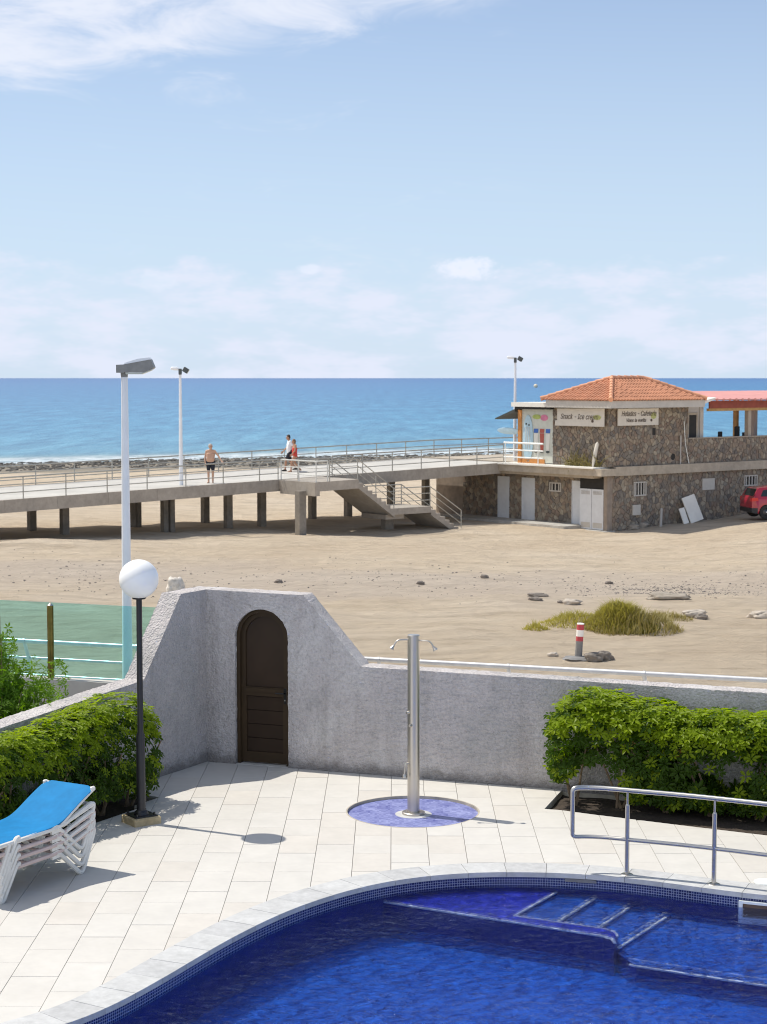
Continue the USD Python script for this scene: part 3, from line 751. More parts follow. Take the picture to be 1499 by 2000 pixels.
# coping stones
cl = pool_poly.exterior
total = cl.length
pts = pool_line
step = .40
nst = int(total / step)
ci = pool_poly.buffer(-.022)
ring = cope_out.difference(ci)
seam = [cl.interpolate(k * total / nst) for k in range(nst)]
def nrm(s):
    a, b = cl.interpolate((s - .05) % total), cl.interpolate((s + .05) % total)
    d_ = np.array([b.x - a.x, b.y - a.y]); d_ /= np.linalg.norm(d_)
    return d_, np.array([d_[1], -d_[0]])
sgn = 1 if not pool_poly.contains(Point(*(np.array(seam[0].coords[0]) + nrm(0)[1] * .05))) else -1
for k in range(nst):
    s0, s1 = k * total / nst + .0025, (k + 1) * total / nst - .0025
    P0, P1 = np.array(cl.interpolate(s0).coords[0]), np.array(cl.interpolate(s1).coords[0])
    n0, n1 = nrm(s0)[1] * sgn, nrm(s1)[1] * sgn
    q = Polygon([tuple(P0 - n0 * .08), tuple(P1 - n1 * .08), tuple(P1 + n1 * .5), tuple(P0 + n0 * .5)]).buffer(0).intersection(ring)
    if q.is_empty: continue
    if not isinstance(q, Polygon): q = max(q.geoms, key=lambda g: g.area)
    m = prism(q, .050); m.apply_translation([0, 0, -.046 + .0006 * (k % 3)])
    part(pool, 'coping_stone', m, 'coping' if (k * 7) % 3 else 'coping_grey')
# paddling shelf, dividing wall, steps and ledge lines under the water
def wpoly(pxs, z): return Polygon([tuple(at(a, b, z)[:2]) for a, b in pxs])
def block(poly, z0, z1):
    m = prism(poly, z1 - z0); m.apply_translation([0, 0, z0]); return m
ZS = -.20
farb = [(690, 1700), (900, 1680), (1180, 1690)]
shelf = wpoly([(716, 1757), (1000, 1801), (1004, 1790), (1102, 1735), (1140, 1690), (900, 1680), (690, 1700)], ZS).intersection(pool_poly)
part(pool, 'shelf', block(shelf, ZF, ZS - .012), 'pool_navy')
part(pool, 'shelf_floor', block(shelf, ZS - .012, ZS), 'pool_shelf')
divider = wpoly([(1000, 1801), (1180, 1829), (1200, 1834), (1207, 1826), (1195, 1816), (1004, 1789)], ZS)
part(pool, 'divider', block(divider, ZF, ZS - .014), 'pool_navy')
part(pool, 'divider_top', block(divider, ZS - .014, ZS - .006), 'pool_shelf')
stepz = [-.24, -.28, -.32]
edges = [[(1102, 1735), (1004, 1790)], [(1166, 1753), (1090, 1801)], [(1229, 1773), (1170, 1812)], [(1301, 1792), (1208, 1852)]]
FL = -.36
for k in range(3):
    z = stepz[k]
    (a0, a1), (b0, b1) = edges[k], edges[k + 1]
    ext = lambda p, q, f: (p[0] + (p[0] - q[0]) * f, p[1] + (p[1] - q[1]) * f)
    A0, A1 = at(*ext(a0, a1, .6), z)[:2], at(*ext(a1, a0, .02), z)[:2]
    B0, B1 = at(*ext(b0, b1, .6), z)[:2], at(*ext(b1, b0, .05), z)[:2]
    q = Polygon([A0, A1, B1, B0]).buffer(0).intersection(pool_poly.buffer(-.001))
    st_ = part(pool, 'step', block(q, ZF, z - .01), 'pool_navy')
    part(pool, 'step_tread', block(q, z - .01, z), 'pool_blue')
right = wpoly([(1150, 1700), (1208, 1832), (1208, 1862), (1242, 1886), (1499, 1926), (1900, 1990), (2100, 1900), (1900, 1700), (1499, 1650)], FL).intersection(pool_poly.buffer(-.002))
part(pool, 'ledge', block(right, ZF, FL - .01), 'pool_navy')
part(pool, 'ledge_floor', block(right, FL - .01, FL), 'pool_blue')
def strip(pxs, z, w):
    pts = np.array([at(a, b, z)[:2] for a, b in pxs])
    ls = LineString(pts); q = np.arange(0, ls.length, .03)
    pts = np.array([ls.interpolate(k).coords[0] for k in q] + [pts[-1]])
    m = block(LineString(pts).buffer(w * .31, cap_style=2).intersection(pool_poly.buffer(-.004)), z - .01, z + .003)
    return m
part(pool, 'edge_line', strip([(716, 1756), (860, 1779), (1000, 1801), (1110, 1818), (1180, 1829), (1196, 1834), (1202, 1842)], ZS, .042), 'pool_line', label='long white line along the front of the paddling shelf')
part(pool, 'edge_line', strip([(1004, 1789), (1090, 1801), (1180, 1814), (1200, 1820), (1207, 1829)], ZS, .032), 'pool_line')
part(pool, 'edge_line', strip([(1098, 1737), (1004, 1790)], ZS, .036), 'pool_line')
for k, (p, q) in enumerate(edges[1:]):
    part(pool, 'edge_line', strip([p, q], stepz[k], .045), 'pool_line')
part(pool, 'edge_line', strip([(1230, 1884), (1242, 1887), (1499, 1926), (1900, 1988)], FL, .05), 'pool_line', label='white line along the drop to the deep end')
# skimmer box and slot in the mosaic band
ps, pe = at(1440, 1757, -.06), at(1520, 1768, -.06)
sk = (lambda s: cl.interpolate(s))
s_sk = cl.project(Point(*at(1470, 1747)[:2]))
c_ = np.array(sk(s_sk).coords[0]); d_, n_ = nrm(s_sk); n_ = n_ * sgn
ddir = d_ if d_[0] > 0 else -d_
T4 = frame(np.r_[c_, 0] - np.r_[n_, 0] * .012, np.r_[ddir, 0], (0, 0, 1), -np.r_[n_, 0])
skm = thing('pool_skimmer', 'white plastic skimmer opening in the pool wall at the waterline', 'skimmer', np.r_[c_, -.15])
part(skm, 'skimmer_frame', prism(sbox(-.13, -.30, .40, -.075).difference(sbox(-.09, -.24, .36, -.10)), .03, T4), 'skimmer')
part(skm, 'skimmer_throat', prism(sbox(-.09, -.24, .36, -.10), .006, T4), 'poster_brown')
s_sl = cl.project(Point(*at(1135, 1707)[:2])); c2 = np.array(sk(s_sl).coords[0]); d2, n2 = nrm(s_sl); n2 = n2 * sgn
dd2 = d2 if d2[0] > 0 else -d2
part(pool, 'overflow_slot', prism(sbox(-.16, -.085, .16, -.052), .012, frame(np.r_[c2, 0] - np.r_[n2, 0] * .002, np.r_[dd2, 0], (0, 0, 1), -np.r_[n2, 0])), 'bollard_grey')
ld = at(1496, 1724.5)
t = thing('skimmer_lid', 'small round white lid set in the coping at the right edge', 'lid', ld)
part(t, 'lid', lathe([(0, .016), (.10, .016), (.115, .010), (.118, 0)], ld + [0, 0, .004], 28), 'skimmer', smooth=30)
struct('pool_water', sheet(pool_poly.buffer(-.001), WZ), 'pool_water')

# ------------------------------------------------------------------ shower
st = thing('shower_tray', 'round blue mosaic tray sunk in the deck under the shower', 'shower tray', np.r_[tray_c, 0])
disc = Point(*tray_c).buffer(TR + .02, 64)
poolfloor('tray_mosaic', (.04, .05, .24), (.32, .35, .60))
part(st, 'mosaic_floor', sheet(disc, -.032), 'tray_mosaic')
rim = Point(*tray_c).buffer(TR + .012, 64).difference(Point(*tray_c).buffer(TR - .006, 64))
m = prism(rim, .05); m.apply_translation([0, 0, -.049]); part(st, 'rim', m, 'grout')
sc = at(808, 1585)
sc[2] = -.03
part(st, 'drain_ring', lathe([(.09, .002), (.20, .001), (.215, -.002)], [sc[0], sc[1], -.029], 32), 'coping', smooth=30)
t = thing('shower_column', 'round stainless steel shower column with two shower heads at the top', 'shower', sc)
RC = .0715
c0 = np.array([sc[0], sc[1], 0])
part(t, 'column', lathe([(0, -.028), (RC, -.028), (RC, 2.075), (RC - .006, 2.085), (0, 2.085)], c0, 48), 'stainless', smooth=30)
part(t, 'flange', lathe([(RC, -.027), (.135, -.027), (.135, -.006), (.125, 0), (RC + .001, 0)], c0, 40), 'stainless', smooth=30)
def head(side, fwd, z, reach=.13, drop=.07):
    d3 = np.array([side, fwd, 0.0]); d3 /= np.linalg.norm(d3)
    a = c0 + d3 * RC * .9 + [0, 0, z]; b = a + d3 * reach; c = b + d3 * .045 + [0, 0, -drop]
    pts = rounded([a, b, c], .05)
    g = tube(pts, .009, 10)
    dirn = np.asarray(c - pts[-2]); dirn /= np.linalg.norm(dirn)
    hd = tube([c - dirn * .01, c + dirn * .012, c + dirn * .035, c + dirn * .045], [.012, .016, .030, .028], 16)
    ar = part(t, 'shower_arm', g, 'stainless', smooth=40)
    part(t, 'shower_head', hd, 'stainless', smooth=40)
head(-1, -.2, 2.03); head(1, -.3, 2.02)
for z, s_, f_ in ((1.18, -.75, -.6), (1.03, -.45, -.9)):
    d3 = np.array([s_, f_, 0]); d3 /= np.linalg.norm(d3)
    p0 = c0 + d3 * RC * .9 + [0, 0, z]
    part(t, 'push_button', tube([p0, p0 + d3 * .02, p0 + d3 * .045], [.02, .018, .012], 14), 'stainless', smooth=40)
d3 = np.array([-.8, -.6, 0]); p0 = c0 + d3 * RC * .9 + [0, 0, .58]
pts = rounded([p0, p0 + d3 * .06, p0 + d3 * .07 + [0, 0, -.12]], .035)
part(t, 'foot_tap', tube(pts, .011, 10), 'stainless', smooth=40)
part(t, 'foot_tap_nozzle', tube([pts[-1], pts[-1] + [0, 0, -.02], pts[-1] + [0, 0, -.045]], [.014, .026, .026], 14), 'stainless', smooth=40)

# ------------------------------------------------------------------ pool handrail
b1, b2 = at(1225, 1709), at(1395, 1728)
t = thing('handrail', 'polished steel two-bar handrail standing on the pool coping', 'handrail', b1)
dirr = (b2 - b1); 
b0 = np.array([at(1113, 1690)[0], b1[1] + .10, 0])
b3 = b2 + dirr * .95 + [0, -.06, 0]
b4 = b3 + dirr * .5
zt, zb = .875, .365
curve = lambda z: [b0 + [0, 0, z], (b0 + b1) / 2 + [0.0, .05, z], b1 + [0, 0, z], (b1 + b2) / 2 + [.0, .012, z], b2 + [0, 0, z], b3 + [0, 0, z], b4 + [0, 0, z]]
def sm(pts, n=8):
    pts = np.array(pts); tck, _ = splprep(pts.T, s=0, k=3); return np.array(splev(np.linspace(0, 1, n * len(pts)), tck)).T
top, bot = sm(curve(zt)), sm(curve(zb))
loop = [*bot[::-1]]
corner1 = arc(bot[1], b0 + [-.01, .0, zb], bot[0] + [0, 0, .05], 6)
corner2 = arc(top[0] - [0, 0, .05], b0 + [-.01, 0, zt], top[1], 6)
part(t, 'top_rail', tube([*corner2, *top[2:]], .0255, 14), 'steel_rail', smooth=40)
part(t, 'lower_rail', tube([*corner1[::-1], *bot[2:]], .0215, 14), 'steel_rail', smooth=40)
part(t, 'end_bend', tube([corner1[-1] + [0, 0, .0], corner2[0]], .0235, 14), 'steel_rail', smooth=40)
for b in (b1, b2, b3):
    part(t, 'post', tube([b + [0, 0, .004], b + [0, 0, .72], b + [0, 0, .735]], [.0235, .0235, .014], 14), 'steel_rail', smooth=40)
    part(t, 'post_pin', tube([b + [0, 0, .73], b + [0, 0, zt - .01]], .011, 10), 'steel_rail', smooth=40)
    part(t, 'foot_plate', lathe([(0, .012), (.05, .012), (.062, .006), (.064, .004)], b + [0, 0, .001], 24), 'stainless', smooth=30)

# ------------------------------------------------------------------ globe lamp
lp = at(276, 1590, .10)
t = thing('globe_lamp', 'white globe lamp on a slim black post beside the left hedge', 'lamp', [lp[0], lp[1], 0])
bl = rbox(lp[0] - .17, lp[0] + .17, lp[1] - .17, lp[1] + .17, -.02, .085, .012)
bl.apply_transform(trimesh.transformations.rotation_matrix(.62, [0, 0, 1], lp))
part(t, 'base_block', bl, 'base_block')
bp = rbox(lp[0] - .14, lp[0] + .14, lp[1] - .14, lp[1] + .14, .086, .10, .004)
bp.apply_transform(trimesh.transformations.rotation_matrix(.62, [0, 0, 1], lp))
part(t, 'base_plate', bp, 'black_paint')
for k in range(4):
    a = .62 + math.pi / 4 + k * math.pi / 2
    q = lp + np.array([math.cos(a), math.sin(a), 0]) * .155
    part(t, 'bolt', trimesh.creation.cylinder(.013, .03, sections=8).apply_translation([q[0], q[1], .113]), 'black_metal')
GZ = aty(266, 1131, lp[1])[2]
part(t, 'post', lathe([(0, .10), (.085, .10), (.075, .13), (.052, .15), (.050, 1.0), (.034, 1.05), (.033, GZ - .18), (0, GZ - .18)], [lp[0], lp[1], 0], 20), 'black_paint', smooth=30)
part(t, 'globe', trimesh.creation.icosphere(4, .222).apply_translation([lp[0], lp[1], GZ]), 'globe', smooth=True)
part(t, 'globe_collar', lathe([(.03, GZ - .235), (.075, GZ - .225), (.08, GZ - .20), (.03, GZ - .20)], [lp[0], lp[1], 0], 20), 'black_paint', smooth=30)

# ------------------------------------------------------------------ stacked loungers
S4 = at(158, 1707)
ax = np.array([.50, .866])                   # towards the head end
rot = math.atan2(ax[1], ax[0])
HW = .315
org = np.array([S4[0], S4[1], 0]) - np.r_[ax, 0] * 1.38 + np.r_[-ax[1], ax[0], 0] * HW    # local origin: foot end, middle
def lounger_parts(t, rail_mat, back_rise, sling_mat, sling_name):
    # local: x along, y across, z up; feet on 0
    zs = .30
    for s in (-1, 1):
        y = s * HW
        rail = rounded([(0.02, y, zs - .02), (.12, y, zs), (.98, y, zs), (1.12, y, zs + .02), (1.55, y, zs + back_rise), (1.60, y, zs + back_rise + .01)], .06)
        part(t, 'side_rail', tube(rail, .024, 8), rail_mat, smooth=40, world=False)
        # V-shaped rear leg: down to the foot and back up as the back support
        v = rounded([(1.00, y, zs + .005), (1.06, y, zs - .02), (1.36, y, .018), (1.41, y, .018), (1.60, y, zs + .115), (1.55, y, zs + .145), (1.47, y, zs + .12), (1.10, y, zs + .01)], .05)
        part(t, 'rear_leg', tube(v, .025, 8), 'white_plastic', smooth=40, world=False)
        g = prism(Polygon([(.93, zs - .05), (1.06, zs - .045), (1.08, zs + .02), (1.0, zs + .035), (.92, zs + .02)]), .03, frame((0, y + .015, 0), (1, 0, 0), (0, 0, 1), (0, -1, 0)))
        part(t, 'joint_bracket', g, 'white_plastic', world=False)
        f = rounded([(.44, y + s * .012, zs + .035), (.40, y + s * .012, zs + .03), (.20, y + s * .012, .016), (.15, y + s * .012, .016), (.30, y + s * .012, zs)], .045)
        part(t, 'front_leg', tube(f, .026, 8), 'white_plastic', smooth=40, world=False)
    for x in (.05, .62, 1.05):
        part(t, 'cross_bar', tube([(x, -HW, zs - .01), (x, HW, zs - .01)], .016, 8), rail_mat, smooth=40, world=False)
    part(t, 'head_bar', tube([(1.60, -HW, zs + back_rise), (1.60, HW, zs + back_rise)], .018, 8), 'white_plastic', smooth=40, world=False)
first = thing('sun_lounger', 'beige plastic sun lounger at the bottom of the stack', 'sun lounger', org, rot, 'plain loungers stacked under the blue one')
lounger_parts(first, 'beige_plastic', .12, None, None)
DZ = .085
dup(first, org + [0, 0, DZ], rot, 'beige plastic sun lounger second from the bottom of the stack')
dup(first, org + [0, 0, 2 * DZ], rot, 'beige plastic sun lounger directly under the blue topped one', )
tl = thing('sun_lounger', 'sun lounger with bright blue sling on top of the stack', 'sun lounger', org + [0, 0, 3 * DZ], rot)
lounger_parts(tl, 'white_plastic', .12, None, None)
# blue sling: seat and raised back in one curved sheet with some thickness and sag
prof = np.array(rounded([(.03, .325), (.45, .325), (.98, .335), (1.12, .375), (1.40, .52), (1.60, .605)], .14, 6))
us = np.r_[0, np.cumsum(np.linalg.norm(np.diff(prof, axis=0), axis=1))]
uu = np.linspace(0, us[-1], 46)
px_, pz_ = np.interp(uu, us, prof[:, 0]), np.interp(uu, us, prof[:, 1])
vv = np.linspace(-1, 1, 15)
HS = HW + .012
def slingpt(sgn_):
    V = []
    for i in range(len(uu)):
        e = min(1.0, (us[-1] - uu[i]) / .07)      # cut corners at the head
        hw = HS * (.86 + .14 * math.sqrt(max(e, 0)))
        for v in vv:
            sag = -.028 * (1 - v * v) * math.sin(math.pi * min(1, uu[i] / us[-1])) - .014 * max(0, abs(v) - .9) * 10
            V.append((px_[i], v * hw, pz_[i] + sag + sgn_ * .006))
    return np.array(V)
nu, nv = len(uu), len(vv)
i, j = np.meshgrid(np.arange(nu - 1), np.arange(nv - 1), indexing='ij'); a = (i * nv + j).ravel()
Ft = np.vstack([np.c_[a, a + nv, a + nv + 1], np.c_[a, a + nv + 1, a + 1]])
V = np.vstack([slingpt(1), slingpt(-1)]); nn = nu * nv
Fb = Ft[:, ::-1] + nn
edge = [*(k for k in range(nv)), *((k + 1) * nv - 1 for k in range(1, nu)), *((nu - 1) * nv + nv - 1 - k for k in range(1, nv)), *((nu - 1 - k) * nv for k in range(1, nu - 1))]
Fe = []
for q in range(len(edge)):
    A, B = edge[q], edge[(q + 1) % len(edge)]
    Fe += [[A, A + nn, B + nn], [A, B + nn, B]]
part(tl, 'blue_sling', trimesh.Trimesh(V, np.vstack([Ft, Fb, np.array(Fe)]), process=False), 'blue_sling', smooth=50, world=False)
for s in (-1, 1):
    br = rounded([(1.05, s * HW, .31), (1.14, s * HW, .355), (1.42, s * HW, .50), (1.61, s * HW * .98, .585)], .08)
    part(tl, 'back_rail', tube(br, .019, 8), 'white_plastic', smooth=40, world=False)
    cap = rbox(1.555, 1.615, s * HW - .02, s * HW + .02, .565, .612, .012)
    part(tl, 'corner_cap', cap, 'white_plastic', world=False)
part(tl, 'back_bar', tube([(1.60, -HW, .585), (1.60, HW, .585)], .016, 8), 'white_plastic', smooth=40, world=False)

# ------------------------------------------------------------------ plants
def whorls(C, A, rad, nl, rg, droop=.35, width=.36, jitter=.35):
    """leaf whorls: C centres, A axes (unit), rad leaf lengths -> mesh, each leaflet an island"""
    n = len(C)
    ref = np.where(np.abs(A[:, 2:]) < .9, np.array([[0, 0, 1.0]]), np.array([[1.0, 0, 0]]))
    U = np.cross(A, ref); U /= np.linalg.norm(U, axis=1, keepdims=True); W = np.cross(A, U)
    ph = rg.random(n)[:, None] * 6.28 + np.arange(nl)[None] * 2 * math.pi / nl + jitter * (rg.random((n, nl)) - .5)
    d = np.cos(ph)[..., None] * U[:, None] + np.sin(ph)[..., None] * W[:, None]
    Lk = rad[:, None] * (.75 + .5 * rg.random((n, nl)))
    lift = (.25 - droop * rg.random((n, nl)))[..., None]
    d = d + A[:, None] * lift; d /= np.linalg.norm(d, axis=-1, keepdims=True)
    side = np.cross(d, np.broadcast_to(A[:, None], d.shape)); side /= np.linalg.norm(side, axis=-1, keepdims=True) + 1e-9
    up = np.cross(side, d)
    Cn = C[:, None] + 0 * d; L_ = Lk[..., None]; w = L_ * width * .5
    base = Cn + d * L_ * .12
    m1 = Cn + d * L_ * .55 - up * L_ * .03
    l1 = Cn + d * L_ * .50 + side * w + up * L_ * .05
    r1 = Cn + d * L_ * .50 - side * w + up * L_ * .05
    l2 = Cn + d * L_ * .80 + side * w * .75 + up * L_ * .0
    r2 = Cn + d * L_ * .80 - side * w * .75 + up * L_ * .0
    tip = Cn + d * L_ * 1.02 - up * L_ * .12
    V = np.stack([base, l1, r1, m1, l2, r2, tip], 2).reshape(-1, 3)
    f = np.array([[0, 3, 1], [0, 2, 3], [1, 3, 4], [2, 5, 3], [4, 3, 6], [3, 5, 6]])
    F = (f[None] + (np.arange(n * nl) * 7)[:, None, None]).reshape(-1, 3)
    return trimesh.Trimesh(V, F, process=False)
def hedge(name, label, base_pts, width, zlo, zhi, seed, n, lr=.085, cat='hedge'):
    """a clipped shrub row along the line base_pts; zlo, zhi functions of the fraction along"""
    rg = np.random.default_rng(seed)
    base_pts = np.array(base_pts)
    seg = np.r_[0, np.cumsum(np.linalg.norm(np.diff(base_pts, axis=0), axis=1))]
    Ltot = seg[-1]
    t = thing(name, label, cat, np.r_[base_pts.mean(0), 0])
    u = rg.random(n) * Ltot
    q = rg.random(n) * 2 * math.pi
    # cross section: superellipse, most leaves near the skin
    rr = 1 - .42 * rg.random(n) ** 1.6
    cs, sn = np.cos(q), np.sin(q)
    sq = lambda v: np.sign(v) * np.abs(v) ** .62
    P = np.stack([np.interp(u, seg, base_pts[:, 0]), np.interp(u, seg, base_pts[:, 1])], 1)
    dP = base_pts[-1] - base_pts[0]; dP /= np.linalg.norm(dP); nP = np.array([-dP[1], dP[0]])
    f = u / Ltot
    zl, zh = zlo(f), zhi(f)
    endr = np.minimum(1, np.sqrt(np.clip(np.minimum(u, Ltot - u) / .28, 0, 1)) * .35 + .65)
    lump = .80 + .45 * (meshkit.fbm(np.stack([u * 1.5, q * 1.1, np.zeros(n)], 1), 3, seed))
    lat = sq(cs) * rr * width / 2 * endr * lump
    zc, zr = (zl + zh) / 2, (zh - zl) / 2
    z = zc + sq(sn) * rr * zr * endr * (.86 + .26 * meshkit.fbm(np.stack([u * 2.2, q * .6 + 9, np.zeros(n)], 1), 3, seed + 4))
    # thin out low leaves: gaps showing stems
    gap = meshkit.fbm(np.stack([u * 1.7, z * 2.2, np.full(n, 3.0)], 1), 2, seed + 8)
    keep = (z - zl) / (zh - zl) + (gap - .5) * 1.1 > .06
    P, lat, z, rr, cs, sn, u = P[keep], lat[keep], z[keep], rr[keep], cs[keep], sn[keep], u[keep]
    C = np.c_[P + nP * lat[:, None] + dP * (rg.random((len(P), 1)) - .5) * .1, z]
    A = np.c_[nP[None] * (cs * .8)[:, None] + (rg.random((len(P), 2)) - .5) * .7, sn * .8 + .55 + (rg.random(len(P)) - .5) * .5]
    A /= np.linalg.norm(A, axis=1, keepdims=True)
    young = (rr > .80) & ((sn > .15) & (rg.random(len(P)) < .85) | (rg.random(len(P)) < .26))
    rad = lr * (.55 + .8 * rg.random(len(P)))
    part(t, 'foliage', whorls(C[~young], A[~young], rad[~young], 7, rg), 'leaf_old', kind='stuff')
    dead = ~young & (rg.random(len(P)) < .012)
    part(t, 'dead_leaves', whorls(C[dead], A[dead], rad[dead] * .7, 3, rg), 'leaf_dead', kind='stuff', label='few yellow-brown dying leaves')
    part(t, 'young_foliage', whorls(C[young], A[young], rad[young] * .95, 7, rg, .15), 'leaf_young', kind='stuff', label='bright yellow-green new leaves')
    for k in np.arange(.25, Ltot, .55):
        p = np.array([np.interp(k, seg, base_pts[:, 0]), np.interp(k, seg, base_pts[:, 1])])
        for b in range(3):
            a = rg.random() * 6.28; sp = .25 + .2 * rg.random()
            q0 = np.r_[p + (rg.random(2) - .5) * .08, -.09]
            q1 = q0 + np.array([math.cos(a) * sp * .5, math.sin(a) * sp * .35, .38]); q2 = q1 + np.array([math.cos(a) * sp * .6, math.sin(a) * sp * .3, .42])
            part(t, 'stem', tube([q0, (q0 + q1) / 2 + (rg.random(3) - .5) * .03, q1, q2], [.022, .018, .014, .008], 6), 'stem', smooth=50)
    return t
hl = [K + LD * s - LN * .44 for s in (2.02, 3.2, 4.6, 6.2)]
hedge('hedge', 'clipped bright green hedge behind the lounger stack and lamp post', hl, .78, lambda f: np.full_like(f, .04), lambda f: 1.22 + .10 * np.sin(f * 9) + .05 * f, 11, 4600, .070)
hr = [K + WD * s - WN * .44 for s in (wallpt(1098) + .02, 6.0, 7.1, 8.4)]
hedge('hedge', 'clipped bright green hedge against the stucco wall behind the handrail', hr, .80, lambda f: np.full_like(f, .05), lambda f: 1.27 + .07 * np.sin(f * 7 + .4) - .10 * np.exp(-((f - .45) / .06) ** 2), 12, 5200, .078)

# loose shrub in the neighbour's bed beyond the left wall
def loose_bush():
    rg = np.random.default_rng(5)
    c = np.array([-5.0, 21.9])
    t = thing('bush', 'loose light green bush growing beyond the left wall before the glass fence', 'bush', np.r_[c, 0])
    CC, AA = [], []
    tips = [(-4.66, 21.6, 2.18), (-4.72, 21.7, 2.05), (-4.62, 21.5, 1.95), (-4.95, 21.9, 1.85), (-4.45, 21.7, 1.55), (-4.2, 21.9, 1.42), (-5.2, 21.7, 1.9), (-5.4, 21.9, 2.1), (-4.6, 21.4, 1.6), (-4.9, 21.2, 1.4), (-4.35, 21.3, 1.30), (-5.6, 21.6, 1.7), (-4.1, 21.6, 1.2), (-4.6, 21.9, 1.75)]
    for x, y, z in tips:
        b = np.array([c[0] + .4 * (x - c[0]), c[1] + .4 * (y - c[1]), .1]); e = np.array([x, y, z])
        bend = np.array([(rg.random() - .5) * .2, (rg.random() - .5) * .2, 0])
        pts = [b, b * .5 + e * .5 + bend, e]
        part(t, 'stem', tube(pts, [.018, .012, .004], 5), 'stem', smooth=50)
        for k in range(150):
            f = .15 + .75 * rg.random() ** .7
            p = (1 - f) ** 2 * pts[0] + 2 * f * (1 - f) * pts[1] + f * f * pts[2]
            sp = .20 * (1.25 - f) + .045
            p = p + np.clip(rg.normal(size=3), -1.5, 1.5) * sp * [.8, .8, .6]
            CC.append(p); a = rg.normal(size=3) * .6 + [0, -.2, .8]; AA.append(a / np.linalg.norm(a))
    for k in range(2600):
        p = np.array([c[0] + .22, c[1] - .25, .85]) + np.clip(rg.normal(size=3), -1.9, 1.9) * [.43, .36, .38]
        if p[2] < .2: continue
        CC.append(p); a = rg.normal(size=3) * .7 + [0, -.3, .7]; AA.append(a / np.linalg.norm(a))
    CC, AA = np.array(CC), np.array(AA)
    part(t, 'foliage', whorls(CC, AA, .055 * (.7 + .6 * rg.random(len(CC))), 6, rg, .3, .34), 'leaf_bush', kind='stuff')
loose_bush()

# ------------------------------------------------------------------ promenade, railing, glass fence, street lamp behind the wall
def q2(p): return np.array([p[0], p[1]])
RA, RB = np.array([-5.7, 26.6]), np.array([4.93, 23.02])
RD = (RB - RA) / np.linalg.norm(RB - RA); RN = np.array([-RD[1], RD[0]])
PZ = .25
prom = Polygon([tuple(K + WD * -14 + WN * (TH + .01)), tuple(K + WD * 14 + WN * (TH + .01)), tuple(RA + RD * 21 + RN * .25), tuple(RA - RD * 10 + RN * .25)])
lbk = Polygon([tuple(K + LN * (TH + .01)), tuple(K + LD * 7 + LN * (TH + .01)), tuple(K + LD * 7 + LN * 9), tuple(K + LN * 9)])
m = prism(prom, 3.0); m.apply_translation([0, 0, PZ - 3.0])
struct('promenade', m, 'promenade')
m = prism(lbk.difference(prom), 2.4); m.apply_translation([0, 0, -1.95])
struct('neighbour_ground', m, 'soil')
t = thing('promenade_railing', 'galvanised three-pipe railing running behind the garden wall', 'railing', np.r_[RA, PZ])
RZ = 1.15
def rp(s, z, o=0): p = RA + RD * s + RN * o; return np.array([p[0], p[1], z])
part(t, 'top_pipe', tube([rp(-6, RZ), rp(17, RZ)], .034, 12), 'galvanised', smooth=40)
part(t, 'middle_pipe', tube([rp(-6, RZ - .27, .12), rp(17, RZ - .27, .12)], .023, 10), 'galvanised', smooth=40)
part(t, 'lower_pipe', tube([rp(-6, RZ - .54, .18), rp(17, RZ - .54, .18)], .023, 10), 'galvanised', smooth=40)
s74 = (((740 - 749.5) / 3500) * RA[1] - RA[0]) / (RD[0] - (740 - 749.5) / 3500 * RD[1])
for k in range(-6, 7):
    s = s74 + k * 1.86
    part(t, 'bracket_post', tube(rounded([rp(s, RZ - .01), rp(s, RZ - .30, .13), rp(s, PZ, .16)], .1), .028, 8), 'galvanised', smooth=40)
    part(t, 'pipe_collar', tube([rp(s - .016, RZ), rp(s + .016, RZ)], .041, 12), 'galvanised', smooth=30)
# glass fence in line with the right wall, on a low kerb
t = thing('glass_fence', 'green tinted glass fence panel on a pale kerb left of the gable wall', 'fence', w3(-3, PZ, .1))
def g3(s, z, o=.14): return w3(s, z, o)
kerb = prism(sbox(-9, .20, -.62, .955), .2, frame(w3(0, 0, .24), np.r_[WD, 0], (0, 0, 1), np.r_[-WN, 0]))
part(t, 'kerb', kerb, 'plaster')
sg = -2.42
for a, b in ((-6.2, sg - .012), (sg + .012, -.27)):
    part(t, 'glass_pane', prism(sbox(a, .98, b, 2.0), .008, frame(w3(0, 0, .144), np.r_[WD, 0], (0, 0, 1), np.r_[-WN, 0])), 'glass_green')
pp = g3(sg, .955, .14)
part(t, 'post', tube([pp, pp + [0, 0, 1.0]], .045, 14), 'brass', smooth=40)
part(t, 'post_cap', tube([pp + [0, 0, 1.0], pp + [0, 0, 1.02], pp + [0, 0, 1.03]], [.045, .03, .012], 14), 'stainless', smooth=40)
# street lamp on the promenade
slp = np.array([(244.5 - 749.5) * 25.0 / 3500, 25.0, PZ])
hz = aty(240, 735, 25.0)[2]
t = thing('street_lamp', 'tall white street lamp with grey box head behind the glass fence', 'street lamp', slp)
part(t, 'pole', lathe([(0, 0), (.085, 0), (.075, .5), (.048, hz - PZ - .1), (.046, hz - PZ), (0, hz - PZ)], slp, 20), 'lamp_white', smooth=30)
hx = slp[0]
part(t, 'head_socket', lathe([(0, -.06), (.04, -.06), (.055, .06), (0, .06)], [hx, 25.0, hz], 16), 'lamp_grey', smooth=30)
hd = Polygon([(-.10, .05), (.0, .05), (.02, .06), (.26, .055), (.40, .10), (.425, .125), (.42, .14), (.38, .235), (.0, .165), (-.10, .16)])
part(t, 'lamp_head', prism(hd, .20, frame((hx, 25.10, hz), (1, 0, 0), (0, 0, 1), (0, -1, 0))), 'lamp_grey')
